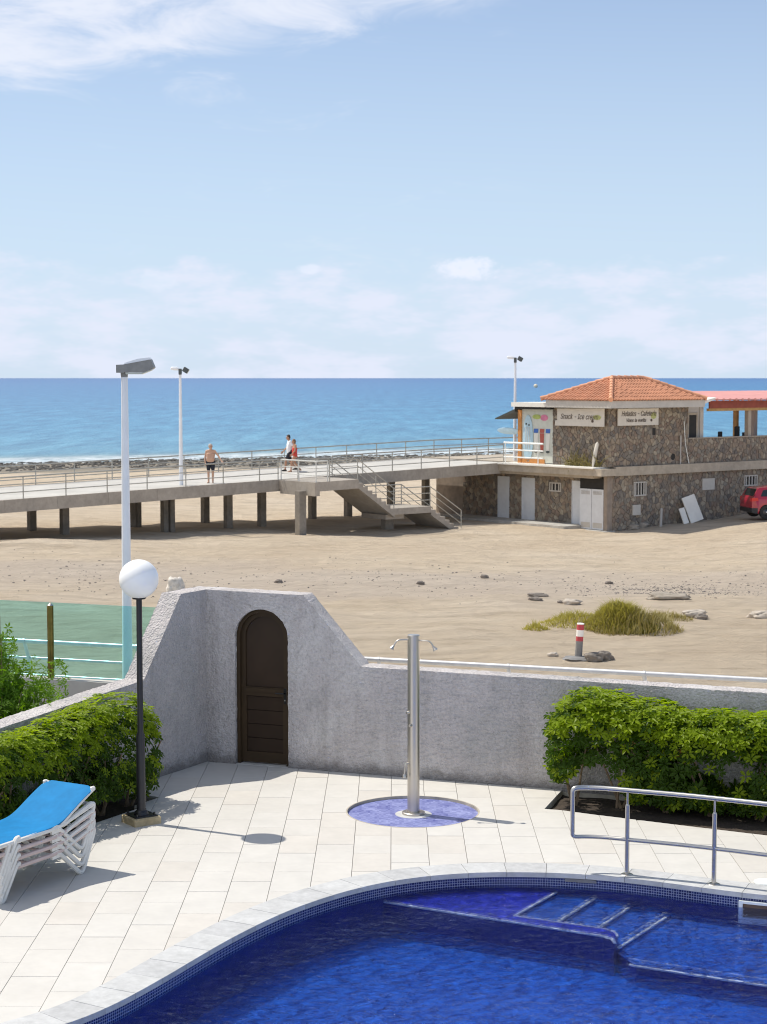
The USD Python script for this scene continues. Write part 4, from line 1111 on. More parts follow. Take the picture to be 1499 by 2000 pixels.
part(t, 'lamp_cover', prism(Polygon([(0, .166), (.38, .236), (.36, .262), (.2, .245), (.02, .188)]), .16, frame((hx, 25.08, hz), (1, 0, 0), (0, 0, 1), (0, -1, 0))), 'lamp_white')
part(t, 'lamp_lens', prism(Polygon([(.03, .03), (.25, .03), (.39, .085), (.39, .10), (.26, .053), (.02, .058)]), .15, frame((hx, 25.075, hz), (1, 0, 0), (0, 0, 1), (0, -1, 0))), 'lens')

# ------------------------------------------------------------------ pier
P0 = np.array([-14.6, 74.0]); E = np.array([.77, .638]); E = E / np.linalg.norm(E); Nn = np.array([-E[1], E[0]])
def pz(t): return .08 + .0245 * t
def B(t, n, z): p = P0 + E * t + Nn * n; return np.array([p[0], p[1], z])
def quadprism(pts_lo, pts_hi):
    return trimesh.Trimesh(np.vstack([pts_lo, pts_hi])).convex_hull
def span(t0, t1, n0, n1, zlo, zhi):
    """block in the pier's own directions; zlo, zhi functions of t"""
    f = (lambda v: v if callable(v) else (lambda t: v))
    a, b = f(zlo), f(zhi)
    return quadprism(np.array([B(t, n, a(t)) for t in (t0, t1) for n in (n0, n1)]), np.array([B(t, n, b(t)) for t in (t0, t1) for n in (n0, n1)]))
PW = 7.0
pier = thing('pier', 'long concrete beach walkway rising on square pillars to the stone building', 'pier', B(0, 0, -1.8))
cuts = [-18, -8, -1.2, 8.6, 12.72, 20.5, 27.3]
for a, b in zip(cuts[:-1], cuts[1:]):
    part(pier, 'deck_slab', span(a + .008, b - .008, .16, PW - .16, lambda t: pz(t) - .40, lambda t: pz(t)), 'deck_conc')
    n_ = max(1, round((b - a) / 2.3))
    e = np.linspace(a, b, n_ + 1)
    for c, d in zip(e[:-1], e[1:]):
        part(pier, 'edge_beam', span(c + .004, d - .004, 0, .155, lambda t: pz(t) - .52, lambda t: pz(t) + .015), 'sand_conc')
    part(pier, 'far_edge_beam', span(a + .004, b - .004, PW - .155, PW, lambda t: pz(t) - .52, lambda t: pz(t) + .015), 'sand_conc')
def tpx(px, n):
    a = (px - 749.5) / 3500
    o = P0 + Nn * n
    return (a * o[1] - o[0]) / (E[0] - a * E[1])
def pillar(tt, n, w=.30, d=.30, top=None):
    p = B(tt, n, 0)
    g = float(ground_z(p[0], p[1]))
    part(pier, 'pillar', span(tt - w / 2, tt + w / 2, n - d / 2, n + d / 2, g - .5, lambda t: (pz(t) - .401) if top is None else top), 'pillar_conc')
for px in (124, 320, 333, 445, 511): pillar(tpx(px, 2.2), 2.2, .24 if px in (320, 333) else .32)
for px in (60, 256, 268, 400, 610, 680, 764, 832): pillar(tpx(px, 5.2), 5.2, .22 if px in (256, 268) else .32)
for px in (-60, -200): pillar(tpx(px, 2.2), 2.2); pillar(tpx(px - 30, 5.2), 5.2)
# side landing and stairs, in front of the walkway
LWd = -2.74
ts0, ts1 = 12.72, 15.22
zl = pz(15.2) - .01
stair = thing('staircase', 'concrete staircase going down beside the walkway to the sand', 'stairs', B(ts1, -1.4, -2.0))
part(stair, 'top_landing', span(ts0, ts1, LWd, -.004, lambda t: pz(t) - .42, lambda t: pz(t)), 'sand_conc')
part(stair, 'landing_beam', span(ts0 - .004, ts0 + .26, LWd - .004, -.1, lambda t: pz(t) - .62, lambda t: pz(t) - .42), 'sand_conc')
def flight(t0, t1, z0, z1, n, na, nb):
    dt, dz = (t1 - t0) / n, (z0 - z1) / n
    for k in range(n):
        a, b = t0 + k * dt, t0 + (k + 1) * dt
        zt = z0 - (k + 1) * dz
        lo = lambda t: z0 - (t - t0) / (t1 - t0) * (z0 - z1) - .42
        part(stair, 'step', span(a, b - .001, na, nb, lo, zt), 'sand_conc')
tm0, tm1 = 17.38, 19.62
ZM = -.985
flight(ts1, tm0, zl, ZM, 8, LWd, -.45)
part(stair, 'mid_landing', span(tm0, tm1, LWd, -.45, ZM - .30, ZM), 'sand_conc')
part(stair, 'landing_rib', span(tm0 - .35, tm0 + .75, LWd + .25, -.7, ZM - .52, ZM - .30), 'sand_conc')
flight(tm1, 21.65, ZM, -2.22, 7, LWd, -.45)
for px, n_, tp in ((587, -2.05, None), (757, -1.5, ZM - .5)):
    pillar(tpx(px, n_), n_, .38 if tp is None else .5, .34, (pz(13.5) - .42) if tp is None else tp)
# railings
def railing(name, label, pts, posts, zs=(.93, .62, .30), r=(.032, .022, .022), m='pier_rail', lean=None, group=None, pr=.026):
    """pts: polyline of foot points; posts: foot points"""
    t = thing(name, label, 'railing', pts[0], group=group)
    for k, (z, rr) in enumerate(zip(zs, r)):
        part(t, ('top_bar', 'middle_bar', 'lower_bar')[k], tube([np.asarray(p) + [0, 0, z] for p in pts], rr, 8), m, smooth=40)
    for p in posts:
        part(t, 'post', tube([np.asarray(p) - [0, 0, .02], np.asarray(p) + [0, 0, zs[0]]], pr, 8), m, smooth=40)
    return t
nn_ = .10
tp = lambda t, n=nn_: B(t, n, pz(t))
railing('railing', 'three-bar metal railing on the near edge of the walkway left of the landing', [tp(-17), tp(12.8)], [tp(tpx(44, nn_) + k * 2.0) for k in range(-7, 7)] + [tp(12.75)])
railing('railing', 'three-bar metal railing on the near edge of the walkway between stairs and building', [tp(15.9), tp(27.0)], [tp(t) for t in np.arange(15.9, 27.2, 1.85)])
railing('railing', 'three-bar metal railing along the far seaward edge of the walkway', [tp(-17, 6.9), tp(28.0, 6.9), B(36, 6.9, .785)], [tp(min(t, 28), 6.9) + (B(t, 6.9, 0) - B(min(t, 28), 6.9, 0)) for t in np.arange(-16.2, 36, 2.02)])
c = [tp(12.85, 0), tp(12.85, LWd + .1), tp(13.5, LWd + .1)]
railing('railing', 'pale railing round the outer corner of the stair landing', c, [c[0] + [0, 0, 0], tp(12.85, -1.35), c[1], c[2]], m='pale_rail', r=(.034, .022, .018))
for n_, lb in ((LWd + .08, 'sloping stair railing on the near outer side of the staircase'), (-.55, 'sloping stair railing on the far side of the staircase next to the walkway')):
    t0_ = 13.6 if n_ < -1 else 13.4
    pp_ = [B(t0_, n_, pz(t0_)), B(ts1, n_, zl), B(tm0, n_, ZM), B(tm1, n_, ZM), B(21.6, n_, -2.2)]
    railing('railing', lb, pp_, [pp_[0], pp_[1], (pp_[1] + pp_[2]) / 2 + [0, 0, -.1], pp_[2], pp_[3], pp_[4]], r=(.026, .018, .018), pr=.022)
# walkway lamps
def pier_lamp(px, pyb, d, label, pytop):
    base = aty(px, pyb, d); top = aty(px, pytop, d)[2]
    t = thing('walkway_lamp', label, 'street lamp', base)
    h = top - base[2]
    part(t, 'pole', lathe([(0, -.4), (.10, -.4), (.09, .8), (.055, h - .25), (.05, h - .2), (0, h - .2)], base, 14), 'lamp_white', smooth=30)
    part(t, 'bracket', rbox(base[0] - .07, base[0] + .07, d - .08, d + .08, top - .22, top + .05, .02), 'lamp_dark')
    part(t, 'lamp_head', tube([base + [-.05, 0, h + .02], base + [-.15, 0, h + .05], base + [-.36, 0, h + .06], base + [-.44, 0, h + .04]], [.05, .085, .075, .02], 10), 'lamp_white', smooth=40)
    fl = rbox(-.13, .13, -.1, .1, -.11, .11, .02); fl.apply_transform(trimesh.transformations.rotation_matrix(.55, [0, 1, 0])); fl.apply_translation(base + [.25, 0, h - .02])
    part(t, 'floodlight', fl, 'lamp_dark')
    ln = rbox(-.10, .10, -.08, .08, -.01, .01, .004); ln.apply_transform(trimesh.transformations.rotation_matrix(.55 + math.pi / 2, [0, 1, 0])); ln.apply_translation(base + [.36, 0, h - .09])
    part(t, 'floodlight_glass', ln, 'lens')
pier_lamp(354, 949, 80.0, 'slim white lamp post on the walkway left of the bare-chested man', 722)
pier_lamp(1006, 900, 93.0, 'slim white lamp post at the building end of the walkway', 700)

# ------------------------------------------------------------------ the stone building
bld = thing('stone_building', 'two-storey stone beach building with terracotta hip roof', 'building', B(27.2, -6.98, -2.3))
T0, N0 = 27.2, -6.98
ZB, ZSL, ZE = -2.6, .78, 3.62
def bblock(name, t0, t1, n0, n1, z0, z1, m, **k): return part(bld, name, span(t0, t1, n0, n1, z0, z1), m, **k)
bblock('lower_core', 27.62, 60, N0 + .04, 6.0, ZB, .34, 'mortar')
bblock('upper_core', T0 + .04, 33.0, N0 + .04, -3.2, ZSL, ZE, 'mortar')
bblock('parapet_core', 33.0, 60, N0 + .04, N0 + .35, ZSL, 2.02, 'mortar')
bblock('parapet_cap', 33.02, 60, N0 - .02, N0 + .38, 2.02, 2.06, 'slab_edge')
bblock('floor_slab', 26.55, 27.6, -7.15, .0, .36, .70, 'slab_edge')
bblock('slab_topping', 26.45, 27.6, -6.7, .0, .70, ZSL - .004, 'slab_top')
bblock('floor_band', 27.6, 60, -7.12, 7.05, .34, ZSL, 'slab_edge')
bblock('lower_fascia', 26.75, 27.61, -6.4, 3.9, .22, .358, 'slab_edge')
stones = []
def stone_face(fr, region, size, seed, depth=.035):
    """irregular field stones over a region (in metres on the face fr)"""
    rg = np.random.default_rng(seed)
    x0, y0, x1, y1 = region.bounds
    nx, ny = int((x1 - x0) / size) + 3, int((y1 - y0) / (size * .8)) + 3
    gx, gy = np.meshgrid(np.arange(nx), np.arange(ny))
    p = np.stack([x0 - size + (gx + .5 * (gy % 2)) * size, y0 - size + gy * size * .8], -1).reshape(-1, 2) + rg.uniform(-.5, .5, (nx * ny, 2)) * size
    p = p[rg.random(len(p)) > .16]
    vor = Voronoi(np.vstack([p, [[x0 - 50, y0 - 50], [x1 + 50, y0 - 50], [x0 - 50, y1 + 50], [x1 + 50, y1 + 50]]]))
    for k in range(len(p)):
        rgn = vor.regions[vor.point_region[k]]
        if not rgn or -1 in rgn: continue
        q = Polygon(vor.vertices[rgn]).intersection(region).buffer(-.010)
        if q.is_empty or not isinstance(q, Polygon) or q.area < .003: continue
        q = q.buffer(-.012, join_style=1, quad_segs=1).buffer(.012, join_style=1, quad_segs=1).simplify(.012)
        if q.is_empty or not isinstance(q, Polygon): continue
        m = prism(q, depth * (.6 + .8 * rg.random()), fr)
        stones.append((q.area, m, int(rg.integers(len(STONE)))))
def FR(o, u, nrm_): return frame(o, u, (0, 0, 1), nrm_)
E3, N3 = np.r_[E, 0], np.r_[Nn, 0]
# left faces look towards -E: u runs towards -N
left_up = FR(B(T0 + .04, 0, 0), -N3, -E3)           # u = -n
right_up = FR(B(0, N0 + .04, 0), E3, -N3)           # u = t
left_lo = FR(B(27.62, 0, 0), -N3, -E3)
stone_face(left_up, sbox(3.2, ZSL, 6.98, ZE), .22, 1)
stone_face(right_up, sbox(T0, ZSL, 33.0, ZE).difference(sbox(30.35, 2.25, 30.6, 2.62)).difference(Point(31.9, 1.15).buffer(.17)), .22, 2)
stone_face(right_up, sbox(33.0, ZSL, 41, 2.02), .22, 3)
low_r = sbox(27.55, -2.5, 41, .34).difference(sbox(29.0, -.72, 29.95, .02)).difference(sbox(34.1, -.62, 35.1, .0)).difference(sbox(37.4, -.55, 38.5, .05))
stone_face(right_up, low_r, .235, 4)
doors_l = [(-1.09, -.33), (.69, 1.54), (4.24, 5.0)]
low_l = sbox(-3.84, -2.5, 6.95, .34)
for a, b in doors_l: low_l = low_l.difference(sbox(a - .02, -2.2, b + .02, -.02))
low_l = low_l.difference(sbox(2.6, -.62, 3.45, -.12)).difference(sbox(5.0, -2.3, 6.75, .1))
stone_face(left_lo, low_l, .235, 5)
stones.sort(key=lambda s: -s[0])
for k, (_, m, c_) in enumerate(stones[:300]): part(bld, 'stone', m, f'field_stone_{c_}')
for c_ in range(len(STONE)):
    ms = [m for _, m, q in stones[300:] if q == c_]
    if ms: part(bld, 'smaller_stones', ms, f'field_stone_{c_}', kind='stuff')
# lower-left doors, in shade under the slab
for a, b in doors_l:
    o = part(bld, 'door', prism(sbox(a, -2.15, b, -.04), .03, left_lo), 'white_door')
    part(bld, 'door_frame', prism(sbox(a - .05, -2.15, b + .05, .01).difference(sbox(a, -2.2, b, -.04)), .05, left_lo), 'white_door')
dbl = FR(B(27.25, 0, 0), -N3, -E3)
bblock('store_recess', 27.27, 27.62, -6.72, -5.05, -2.45, .21, 'dark')
for a, b in ((5.10, 5.87), (5.90, 6.67)):
    o = part(bld, 'shutter_door', prism(sbox(a, -2.28, b, -.32), .04, dbl), 'white_door')
    for q in range(4): part(bld, 'louvre', prism(sbox(a + .1, -.58 + q * .045, b - .1, -.555 + q * .045), .012, FR(B(27.21, 0, 0), -N3, -E3)), 'plaster_grey')
    part(bld, 'door_panel', prism(sbox(a + .08, -2.2, b - .08, -1.95), .01, FR(B(27.21, 0, 0), -N3, -E3)), 'plaster')
bblock('store_jamb', 27.18, 27.62, -6.95, -6.72, -2.45, .335, 'mortar')
bblock('walkway_plinth', 26.0, 27.61, -5.2, 4.2, -2.9, -2.12, 'concrete')
bblock('store_plinth', 26.85, 27.61, -7.1, -5.21, -2.9, -2.3, 'concrete')
def barred(u0, u1, z0, z1, fr, nb):
    part(bld, 'window_recess', prism(sbox(u0, z0, u1, z1), .004, fr), 'dark')
    part(bld, 'window_frame', prism(sbox(u0, z0, u1, z1).difference(sbox(u0 + .06, z0 + .06, u1 - .06, z1 - .06)), .05, fr), 'plaster')
    for q in range(nb):
        x = u0 + .06 + (q + .5) * (u1 - u0 - .12) / nb
        part(bld, 'window_bar', prism(sbox(x - .035, z0 + .05, x + .035, z1 - .05), .03, fr), 'plaster')
barred(29.02, 29.93, -.70, 0.0, right_up, 4)
barred(37.42, 38.48, -.53, .03, right_up, 4)
barred(2.62, 3.43, -.6, -.14, left_lo, 3)
part(bld, 'vent_panel', prism(sbox(34.12, -.60, 35.08, -.02), .04, right_up), 'plaster')
part(bld, 'wall_niche', prism(sbox(30.36, 2.26, 30.59, 2.61), .004, right_up), 'dark')
part(bld, 'wall_niche', prism(Point(31.9, 1.15).buffer(.165), .004, right_up), 'dark')
part(bld, 'meter_box', rbox(0, .01, 0, .01, 0, .01, .001) if False else prism(sbox(28.9, -1.62, 29.45, -1.12), .12, right_up), 'plaster')
part(bld, 'drain_pipe', tube([B(32.35, N0 - .06, 2.2), B(32.35, N0 - .06, ZSL)], .035, 8), 'plaster_grey', smooth=40)
part(bld, 'cable', tube([B(32.6, N0 - .05, 2.9), B(32.7, N0 - .06, 1.8), B(33.0, N0 - .06, ZSL)], .02, 6), 'white_rail', smooth=40)
# eaves and roof
TE0, TE1, NE0, NE1 = 26.55, 33.5, -7.72, -3.3
bblock('eaves_fascia', TE0 + .06, TE1 - .06, NE0 + .06, NE1, ZE, 3.97, 'plaster')
ZR = 5.02
r0, r1, nm = TE0 + 2.35, TE1 - 2.3, (NE0 + NE1) / 2 - .05
nb_ = NE1 + .3
def rowcut(ea, eb, ra, rb_):
    """terracotta barrel tiles over the slope whose eave runs ea-eb and whose top runs ra-rb (3-D points)"""
    ea, eb, ra, rb_ = map(np.asarray, (ea, eb, ra, rb_))
    u = eb - ea; Lu = np.linalg.norm(u); u = u / Lu
    sl = (ra - ea) - u * np.dot(ra - ea, u); Ls = np.linalg.norm(sl); v = sl / Ls
    nrm_ = np.cross(u, v)
    if nrm_[2] < 0: nrm_ = -nrm_
    a_, b_ = np.dot(ra - ea, u), np.dot(rb_ - ea, u)
    pitch, rows = .21, int(Ls / .36)
    out = []
    ncol = int(Lu / pitch)
    for i in range(ncol):
        xc = (i + .5) * Lu / ncol
        # how far up this column reaches
        top = Ls
        if xc < a_: top = Ls * xc / max(a_, 1e-6)
        if xc > b_: top = Ls * (Lu - xc) / max(Lu - b_, 1e-6)
        nr = max(1, int(round(top / .36)))
        for j in range(nr):
            y0, y1 = j * top / nr, (j + 1) * top / nr + .03
            R0, R1 = .082, .066
            V, F = [], []
            for (y, rr, dz) in ((y0, R0, .016), (y1, R1, .004)):
                for q in range(6):
                    w = math.pi * q / 5
                    V.append(ea + u * (xc + rr * math.cos(w)) + v * y + nrm_ * (dz + rr * math.sin(w) * .8))
            for q in range(5): F += [[q, q + 1, 7 + q], [q, 7 + q, 6 + q]]
            # closed lower end
            n0 = len(V); V.append(ea + u * xc + v * y0 + nrm_ * .02)
            for q in range(5): F.append([q + 1, q, n0])
            out.append(trimesh.Trimesh(np.array(V), np.array(F), process=False))
    return trimesh.util.concatenate(out)
ZV = 3.98
c00, c10, c11, c01 = B(TE0, NE0, ZV), B(TE1, NE0, ZV), B(TE1, nb_, ZV), B(TE0, nb_, ZV)
R0_, R1_ = B(r0, nm, ZR), B(r1, nm, ZR)
base = trimesh.Trimesh(np.array([c00, c10, c11, c01, R0_, R1_]), np.array([[0, 1, 5], [0, 5, 4], [1, 2, 5], [2, 3, 4], [2, 4, 5], [3, 0, 4], [0, 3, 2], [0, 2, 1]]), process=False)
roof = part(bld, 'roof', base, 'terracotta', label='terracotta tiled hip roof')
rp_ = roof
mat('roof_tile', (.70, .31, .17), .8, .16, 1.2, fine=(5, .18), island=.28)
part(roof, 'roof_tiles', rowcut(c00, c10, R0_, R1_), 'roof_tile', kind='stuff')
part(roof, 'roof_tiles', rowcut(c01, c00, R0_, R0_), 'roof_tile', kind='stuff')
part(roof, 'roof_tiles', rowcut(c10, c11, R1_, R1_), 'roof_tile', kind='stuff')
for a, b in ((c00, R0_), (c10, R1_), (R0_, R1_), (c01, R0_), (c11, R1_)):
    nseg = max(2, int(np.linalg.norm(b - a) / .4))
    for k in range(nseg):
        p_, q_ = a + (b - a) * k / nseg, a + (b - a) * ((k + 1.08) / nseg)
        part(roof, 'ridge_tile', tube([p_ + [0, 0, .06], q_ + [0, 0, .05]], [.12, .095], 8), 'terracotta_ridge', smooth=50)
part(bld, 'roof_verge', quadprism(np.array([B(33.4, -7.5, 3.72), B(34.5, -7.4, 3.98), B(33.4, -6.9, 3.8), B(34.5, -6.9, 4.0)]), np.array([B(33.4, -7.5, 3.92), B(34.6, -7.4, 4.08), B(33.4, -6.9, 4.0), B(34.6, -6.9, 4.1)])), 'slab_top')
# door wall between the tiled house and the open terrace
bblock('terrace_wall', 33.0, 34.55, -6.55, -6.3, 2.0, 3.75, 'plaster_grey')
bblock('terrace_door', 33.45, 34.05, -6.60, -6.54, 1.0, 3.2, 'dark')
part(bld, 'terrace_door_frame', prism(sbox(33.35, 2.03, 34.15, 3.32).difference(sbox(33.47, 2.0, 34.03, 3.2)), .06, FR(B(0, -6.55, 0), E3, -N3)), 'slab_edge')
bblock('terrace_pier', 34.3, 34.56, -6.62, -6.28, 2.0, 3.75, 'plaster')
# terrace canopy
def cz(n): return 3.93 + (n + 7.1) * .055
part(bld, 'canopy_roof', quadprism(np.array([B(t, n, cz(n)) for t in (34.3, 60) for n in (-7.15, -.8)]), np.array([B(t, n, cz(n) + .06) for t in (34.3, 60) for n in (-7.15, -.8)])), 'canopy_top')
bblock('canopy_valance', 34.6, 60, -6.98, -6.9, 3.52, 3.90, 'canopy_red')
bblock('canopy_beam', 34.57, 60, -6.95, -6.8, 3.38, 3.52, 'timber')
for k in range(40):
    a = 34.4 + k * .5
    if a < 50: part(bld, 'canopy_rib', span(a, a + .1, -7.2, -7.14, 3.90, 4.02), 'canopy_top')
for px, m_, w_, n_ in ((1437.5, 'timber', .20, -3.0), (1461, 'slab_edge', .24, -6.7), (1473, 'plaster_grey', .28, -4.0), (1515, 'slab_edge', .24, -6.7)):
    tt = tpx(px, n_)
    bblock('canopy_post', tt - w_ / 2, tt + w_ / 2, n_ - .12, n_ + .12, ZSL, 3.86 if n_ > -6 else 3.37, m_)
for k, (px, w_, h_, lb) in enumerate(((1407, .34, .22, 'dark chair back at the left end of the open terrace'), (1440, .42, .46, 'tall dark chair back before the timber terrace post'), (1456, .5, .14, 'low dark chair back between the terrace posts'))):
    tt = tpx(px, -6.0)
    t = thing('chair', lb, 'chair', B(tt, -6.0, ZSL), math.atan2(E[1], E[0]))
    part(t, 'backrest', rbox(-w_ / 2, w_ / 2, -.03, .03, .80, 1.30 + h_, .025), 'rubber', world=False)
    part(t, 'seat', rbox(-w_ / 2, w_ / 2, .02, .48, .42, .47, .02), 'rubber', world=False)
    for x in (-1, 1):
        for y in (0, .44): part(t, 'leg', tube([(x * w_ * .45, y, 0), (x * w_ * .45, y, .42 if y else .85)], .018, 6), 'rubber', world=False)
# ice-cream display on the terrace facing the walkway
t = thing('display_wall', 'pale display wall with painted board and ice cream pictures facing the walkway', 'display', B(27.3, -2, ZSL))
dl = FR(B(27.32, 0, 0), -N3, -E3)
part(t, 'panel', prism(sbox(.95, ZSL + .04, 3.18, 3.50), .05, dl), 'poster_white')
part(t, 'orange_post', prism(sbox(.72, ZSL, .95, 3.45), .12, dl), 'orange_wood')
part(t, 'base_plank', prism(sbox(.9, ZSL, 2.6, ZSL + .22), .09, dl), 'orange_wood')
dl2 = FR(B(27.26, 0, 0), -N3, -E3)
bd = affinity.scale(Point(0, 0).buffer(1, 24), .36, 1.18); bd = affinity.translate(bd, 1.42, 2.02)
part(t, 'surfboard_picture', prism(bd, .03, dl2), 'board_blue')
for x in (1.28, 1.42, 1.56): part(t, 'board_stripe', prism(sbox(x - .02, 1.5, x + .02, 2.6), .006, FR(B(27.228, 0, 0), -N3, -E3)), 'plaster_grey')
for x, z in ((1.30, 2.75), (1.50, 2.70)): part(t, 'board_dot', prism(Point(x, z).buffer(.05), .006, FR(B(27.228, 0, 0), -N3, -E3)), 'dark')
for x0, c in ((1.98, 'poster_blue'), (2.82, 'poster_blue'), (2.40, 'poster_red')):
    part(t, 'cup_top', prism(Polygon([(x0 - .16, 2.32), (x0 + .14, 2.32), (x0 + .16, 2.52), (x0 - .14, 2.52)]), .01, dl2), c)
    part(t, 'cup', prism(Polygon([(x0 - .10, 1.42), (x0 + .10, 1.42), (x0 + .15, 2.30), (x0 - .15, 2.30)]), .01, dl2), 'slab_top' if c == 'poster_blue' else 'poster_red')
    part(t, 'cup_foot', prism(affinity.scale(Point(x0, 1.38).buffer(.12), 1, .5), .01, FR(B(27.245, 0, 0), -N3, -E3)), 'lamp_dark')
part(t, 'pink_patch', prism(affinity.scale(Point(2.55, 3.08).buffer(.22), 1.2, .7), .01, dl2), 'poster_pink')
part(t, 'green_patch', prism(affinity.scale(Point(2.02, 3.12).buffer(.2), 1.5, .6), .01, dl2), 'poster_green')
t = thing('flat_roof', 'white flat roof slab over the ice cream display', 'roof', B(27, -2, 3.6))
part(t, 'slab', span(26.7, 29.5, -3.25, -.75, 3.62, 3.84), 'slab_top')
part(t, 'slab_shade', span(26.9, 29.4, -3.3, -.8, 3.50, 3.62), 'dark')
t = thing('awning', 'small dark sloping awning jutting out past the white lamp post', 'awning', B(27.5, 0, 3.2))
part(t, 'cover', quadprism(np.array([B(27.0, -.7, 3.35), B(29.0, -.7, 3.35), B(27.0, .75, 2.95), B(29.0, .75, 2.95)]), np.array([B(27.0, -.7, 3.50), B(29.0, -.7, 3.50), B(27.0, .75, 3.01), B(29.0, .75, 3.01)])), 'awning_dark')
part(t, 'awning_post', tube([B(28.6, .6, ZSL), B(28.6, .6, 3.0)], .04, 8), 'orange_wood', smooth=40)
t = thing('surfboard', 'pale blue surfboard sticking out sideways beside the display', 'surfboard', B(27.6, .3, 2.1))
sb = trimesh.creation.icosphere(3, 1.0); sb.apply_scale([.85, .22, .06]); sb.apply_transform(trimesh.transformations.rotation_matrix(.9, [1, 0, 0])); sb.apply_transform(trimesh.transformations.rotation_matrix(math.atan2(Nn[1], Nn[0]), [0, 0, 1])); sb.apply_translation(B(27.6, .35, 2.35))
part(t, 'board', sb, 'board_blue', smooth=True)
railing('railing', 'cream painted railing before the ice cream display', [B(26.65, -3.1, ZSL), B(26.65, -.3, ZSL)], [B(26.65, -2.75, ZSL), B(26.65, -.4, ZSL)], m='white_rail', zs=(1.02, .66, .30), r=(.05, .035, .035))
# signs
def lettering(t, text, h, fr, x, z, m, squeeze=1.0, slant=.25):
    for word in text.split(' '):
        tm = meshkit.text_mesh(word, h, .012)
        v = np.array(tm.vertices); wd = v[:, 0].max() * squeeze
        v[:, 0] = v[:, 0] * squeeze + slant * v[:, 1]
        v[:, 0] += x; v[:, 1] += z
        g = trimesh.Trimesh(v, tm.faces, process=False); g.apply_transform(fr)
        part(t, 'word', g, m, kind='stuff'); x += wd + h * .42
t = thing('sign', 'pale sign reading Snack - Ice cream on the left face of the building', 'sign', B(27.1, -5.3, 2.8), group=None)
s1 = FR(B(27.04, 0, 0), -N3, -E3)
part(t, 'board', prism(Polygon([(3.72, 3.56), (3.72, 2.98), (3.58, 2.98), (3.58, 2.72), (6.86, 2.72), (6.86, 3.60)]), .05, s1), 'sign_board')
s1f = FR(B(26.985, 0, 0), -N3, -E3)
lettering(t, 'Snack - Ice cream', .25, s1f, 3.95, 3.06, 'sign_ink', .82)
part(t, 'leaf_mark', prism(affinity.scale(Point(6.42, 3.16).buffer(.2), 1.3, .6), .006, s1f), 'sign_green')
part(t, 'fruit_mark', prism(Point(6.12, 2.98).buffer(.075), .014, s1f), 'sign_ink')
t = thing('sign', 'cream sign reading Helados - Cafetería on the front face of the building', 'sign', B(29, -7.1, 2.8))
s2 = FR(B(0, -7.03, 0), E3, -N3)
part(t, 'board', prism(sbox(27.75, 2.76, 30.65, 3.58), .05, s2), 'sign_board')
s2f = FR(B(0, -7.085, 0), E3, -N3)
lettering(t, 'Helados - Cafetería', .24, s2f, 27.98, 3.22, 'sign_ink', .80)
lettering(t, 'Vinos la vuelta', .17, s2f, 28.30, 2.93, 'sign_ink', .88)
part(t, 'leaf_mark', prism(affinity.scale(Point(30.28, 3.22).buffer(.2), 1.0, .8), .006, s2f), 'sign_green')
part(t, 'fruit_mark', prism(Point(30.12, 3.0).buffer(.065), .014, s2f), 'sign_ink')
# dry plant against the upper left wall
rg = np.random.default_rng(31)
t = thing('dry_plant', 'dry straw-coloured plant growing on the slab against the left stone wall', 'plant', B(27.0, -5.8, ZSL))
bl = []
for k in range(110):
    o = B(26.95 + .1 * rg.random(), -4.3 - 2.3 * rg.random(), ZSL); a = rg.normal(size=3) * [.35, .35, .25] + [0, 0, .45]
    e = o + a * (.5 + .7 * rg.random()); bl.append(tube([o, (o + e) / 2 + [0, 0, .1], e], [.018, .014, .004], 4))
part(t, 'stalks', bl, 'grass_dry', kind='stuff')
c_ = B(26.85, -6.3, ZSL)
t = thing('plant_stalk', 'single tall pale flower spike leaning beside the dry plant', 'plant', c_)
part(t, 'spike', tube([c_, c_ + [.1, 0, .6], c_ + [.2, 0, 1.1], c_ + [.22, 0, 1.22]], [.05, .10, .09, .01], 8), 'sign_board', smooth=40)
# things along the foot of the building
def gp(px, py, z=-2.2):
    p = at(px, py, z); 
    for _ in range(4): p = at(px, py, float(ground_z(p[0], p[1])))
    return p
bz = B(33.1, N0 - .45, 0); bz[2] = float(ground_z(bz[0], bz[1]))
def leaning(label, tt, w, h, tilt, side, m):
    o = B(tt, N0 - .62, 0); o[2] = float(ground_z(o[0], o[1])) - .03
    t = thing('board', label, 'board', o)
    g = rbox(0, w, -.03, .03, 0, h, .008)
    g.apply_transform(trimesh.transformations.rotation_matrix(-tilt, [1, 0, 0]))
    g.apply_transform(trimesh.transformations.rotation_matrix(side, [0, 1, 0]))
    g.apply_transform(trimesh.transformations.rotation_matrix(math.atan2(E[1], E[0]), [0, 0, 1]))
    g.apply_translation(o); part(t, 'panel', g, m)
leaning('large white board leaning on the stone wall', tpx(1352, N0 - .6), .95, 1.35, .32, -.20, 'slab_top')
leaning('narrow white board leaning left of the large one', tpx(1338, N0 - .6), .38, .82, .30, -.16, 'slab_top')
tq = tpx(1293, N0 - .4); o = B(tq, N0 - .4, 0); o[2] = float(ground_z(o[0], o[1]))
t = thing('pole', 'short mauve pole standing against the stone wall', 'pole', o)
part(t, 'pole', tube([o, o + [0.02, 0, .85], o + [.02, 0, .9]], [.07, .07, .05], 10), 'plaster_grey', smooth=40)
for px, py, s, m_, lb in ((1378, 1012, .55, 'rock', 'flat grey boulder before the leaning boards'), (1252, 1030, .30, 'rock', 'small rubble stone left of the mauve pole by the wall'),
                          (1272, 1026, .32, 'rock_pale', 'pale rubble stone below the meter box'), (1237, 1033, .26, 'rock', 'rubble stone nearest the building corner')):
    p = gp(px, py)
    t = thing('rock', lb, 'rock', p)
    part(t, 'rock', blobrock(s, 1.25, .8, .62, int(px)).apply_translation(p + [0, 0, s * .25]), m_, smooth=50)

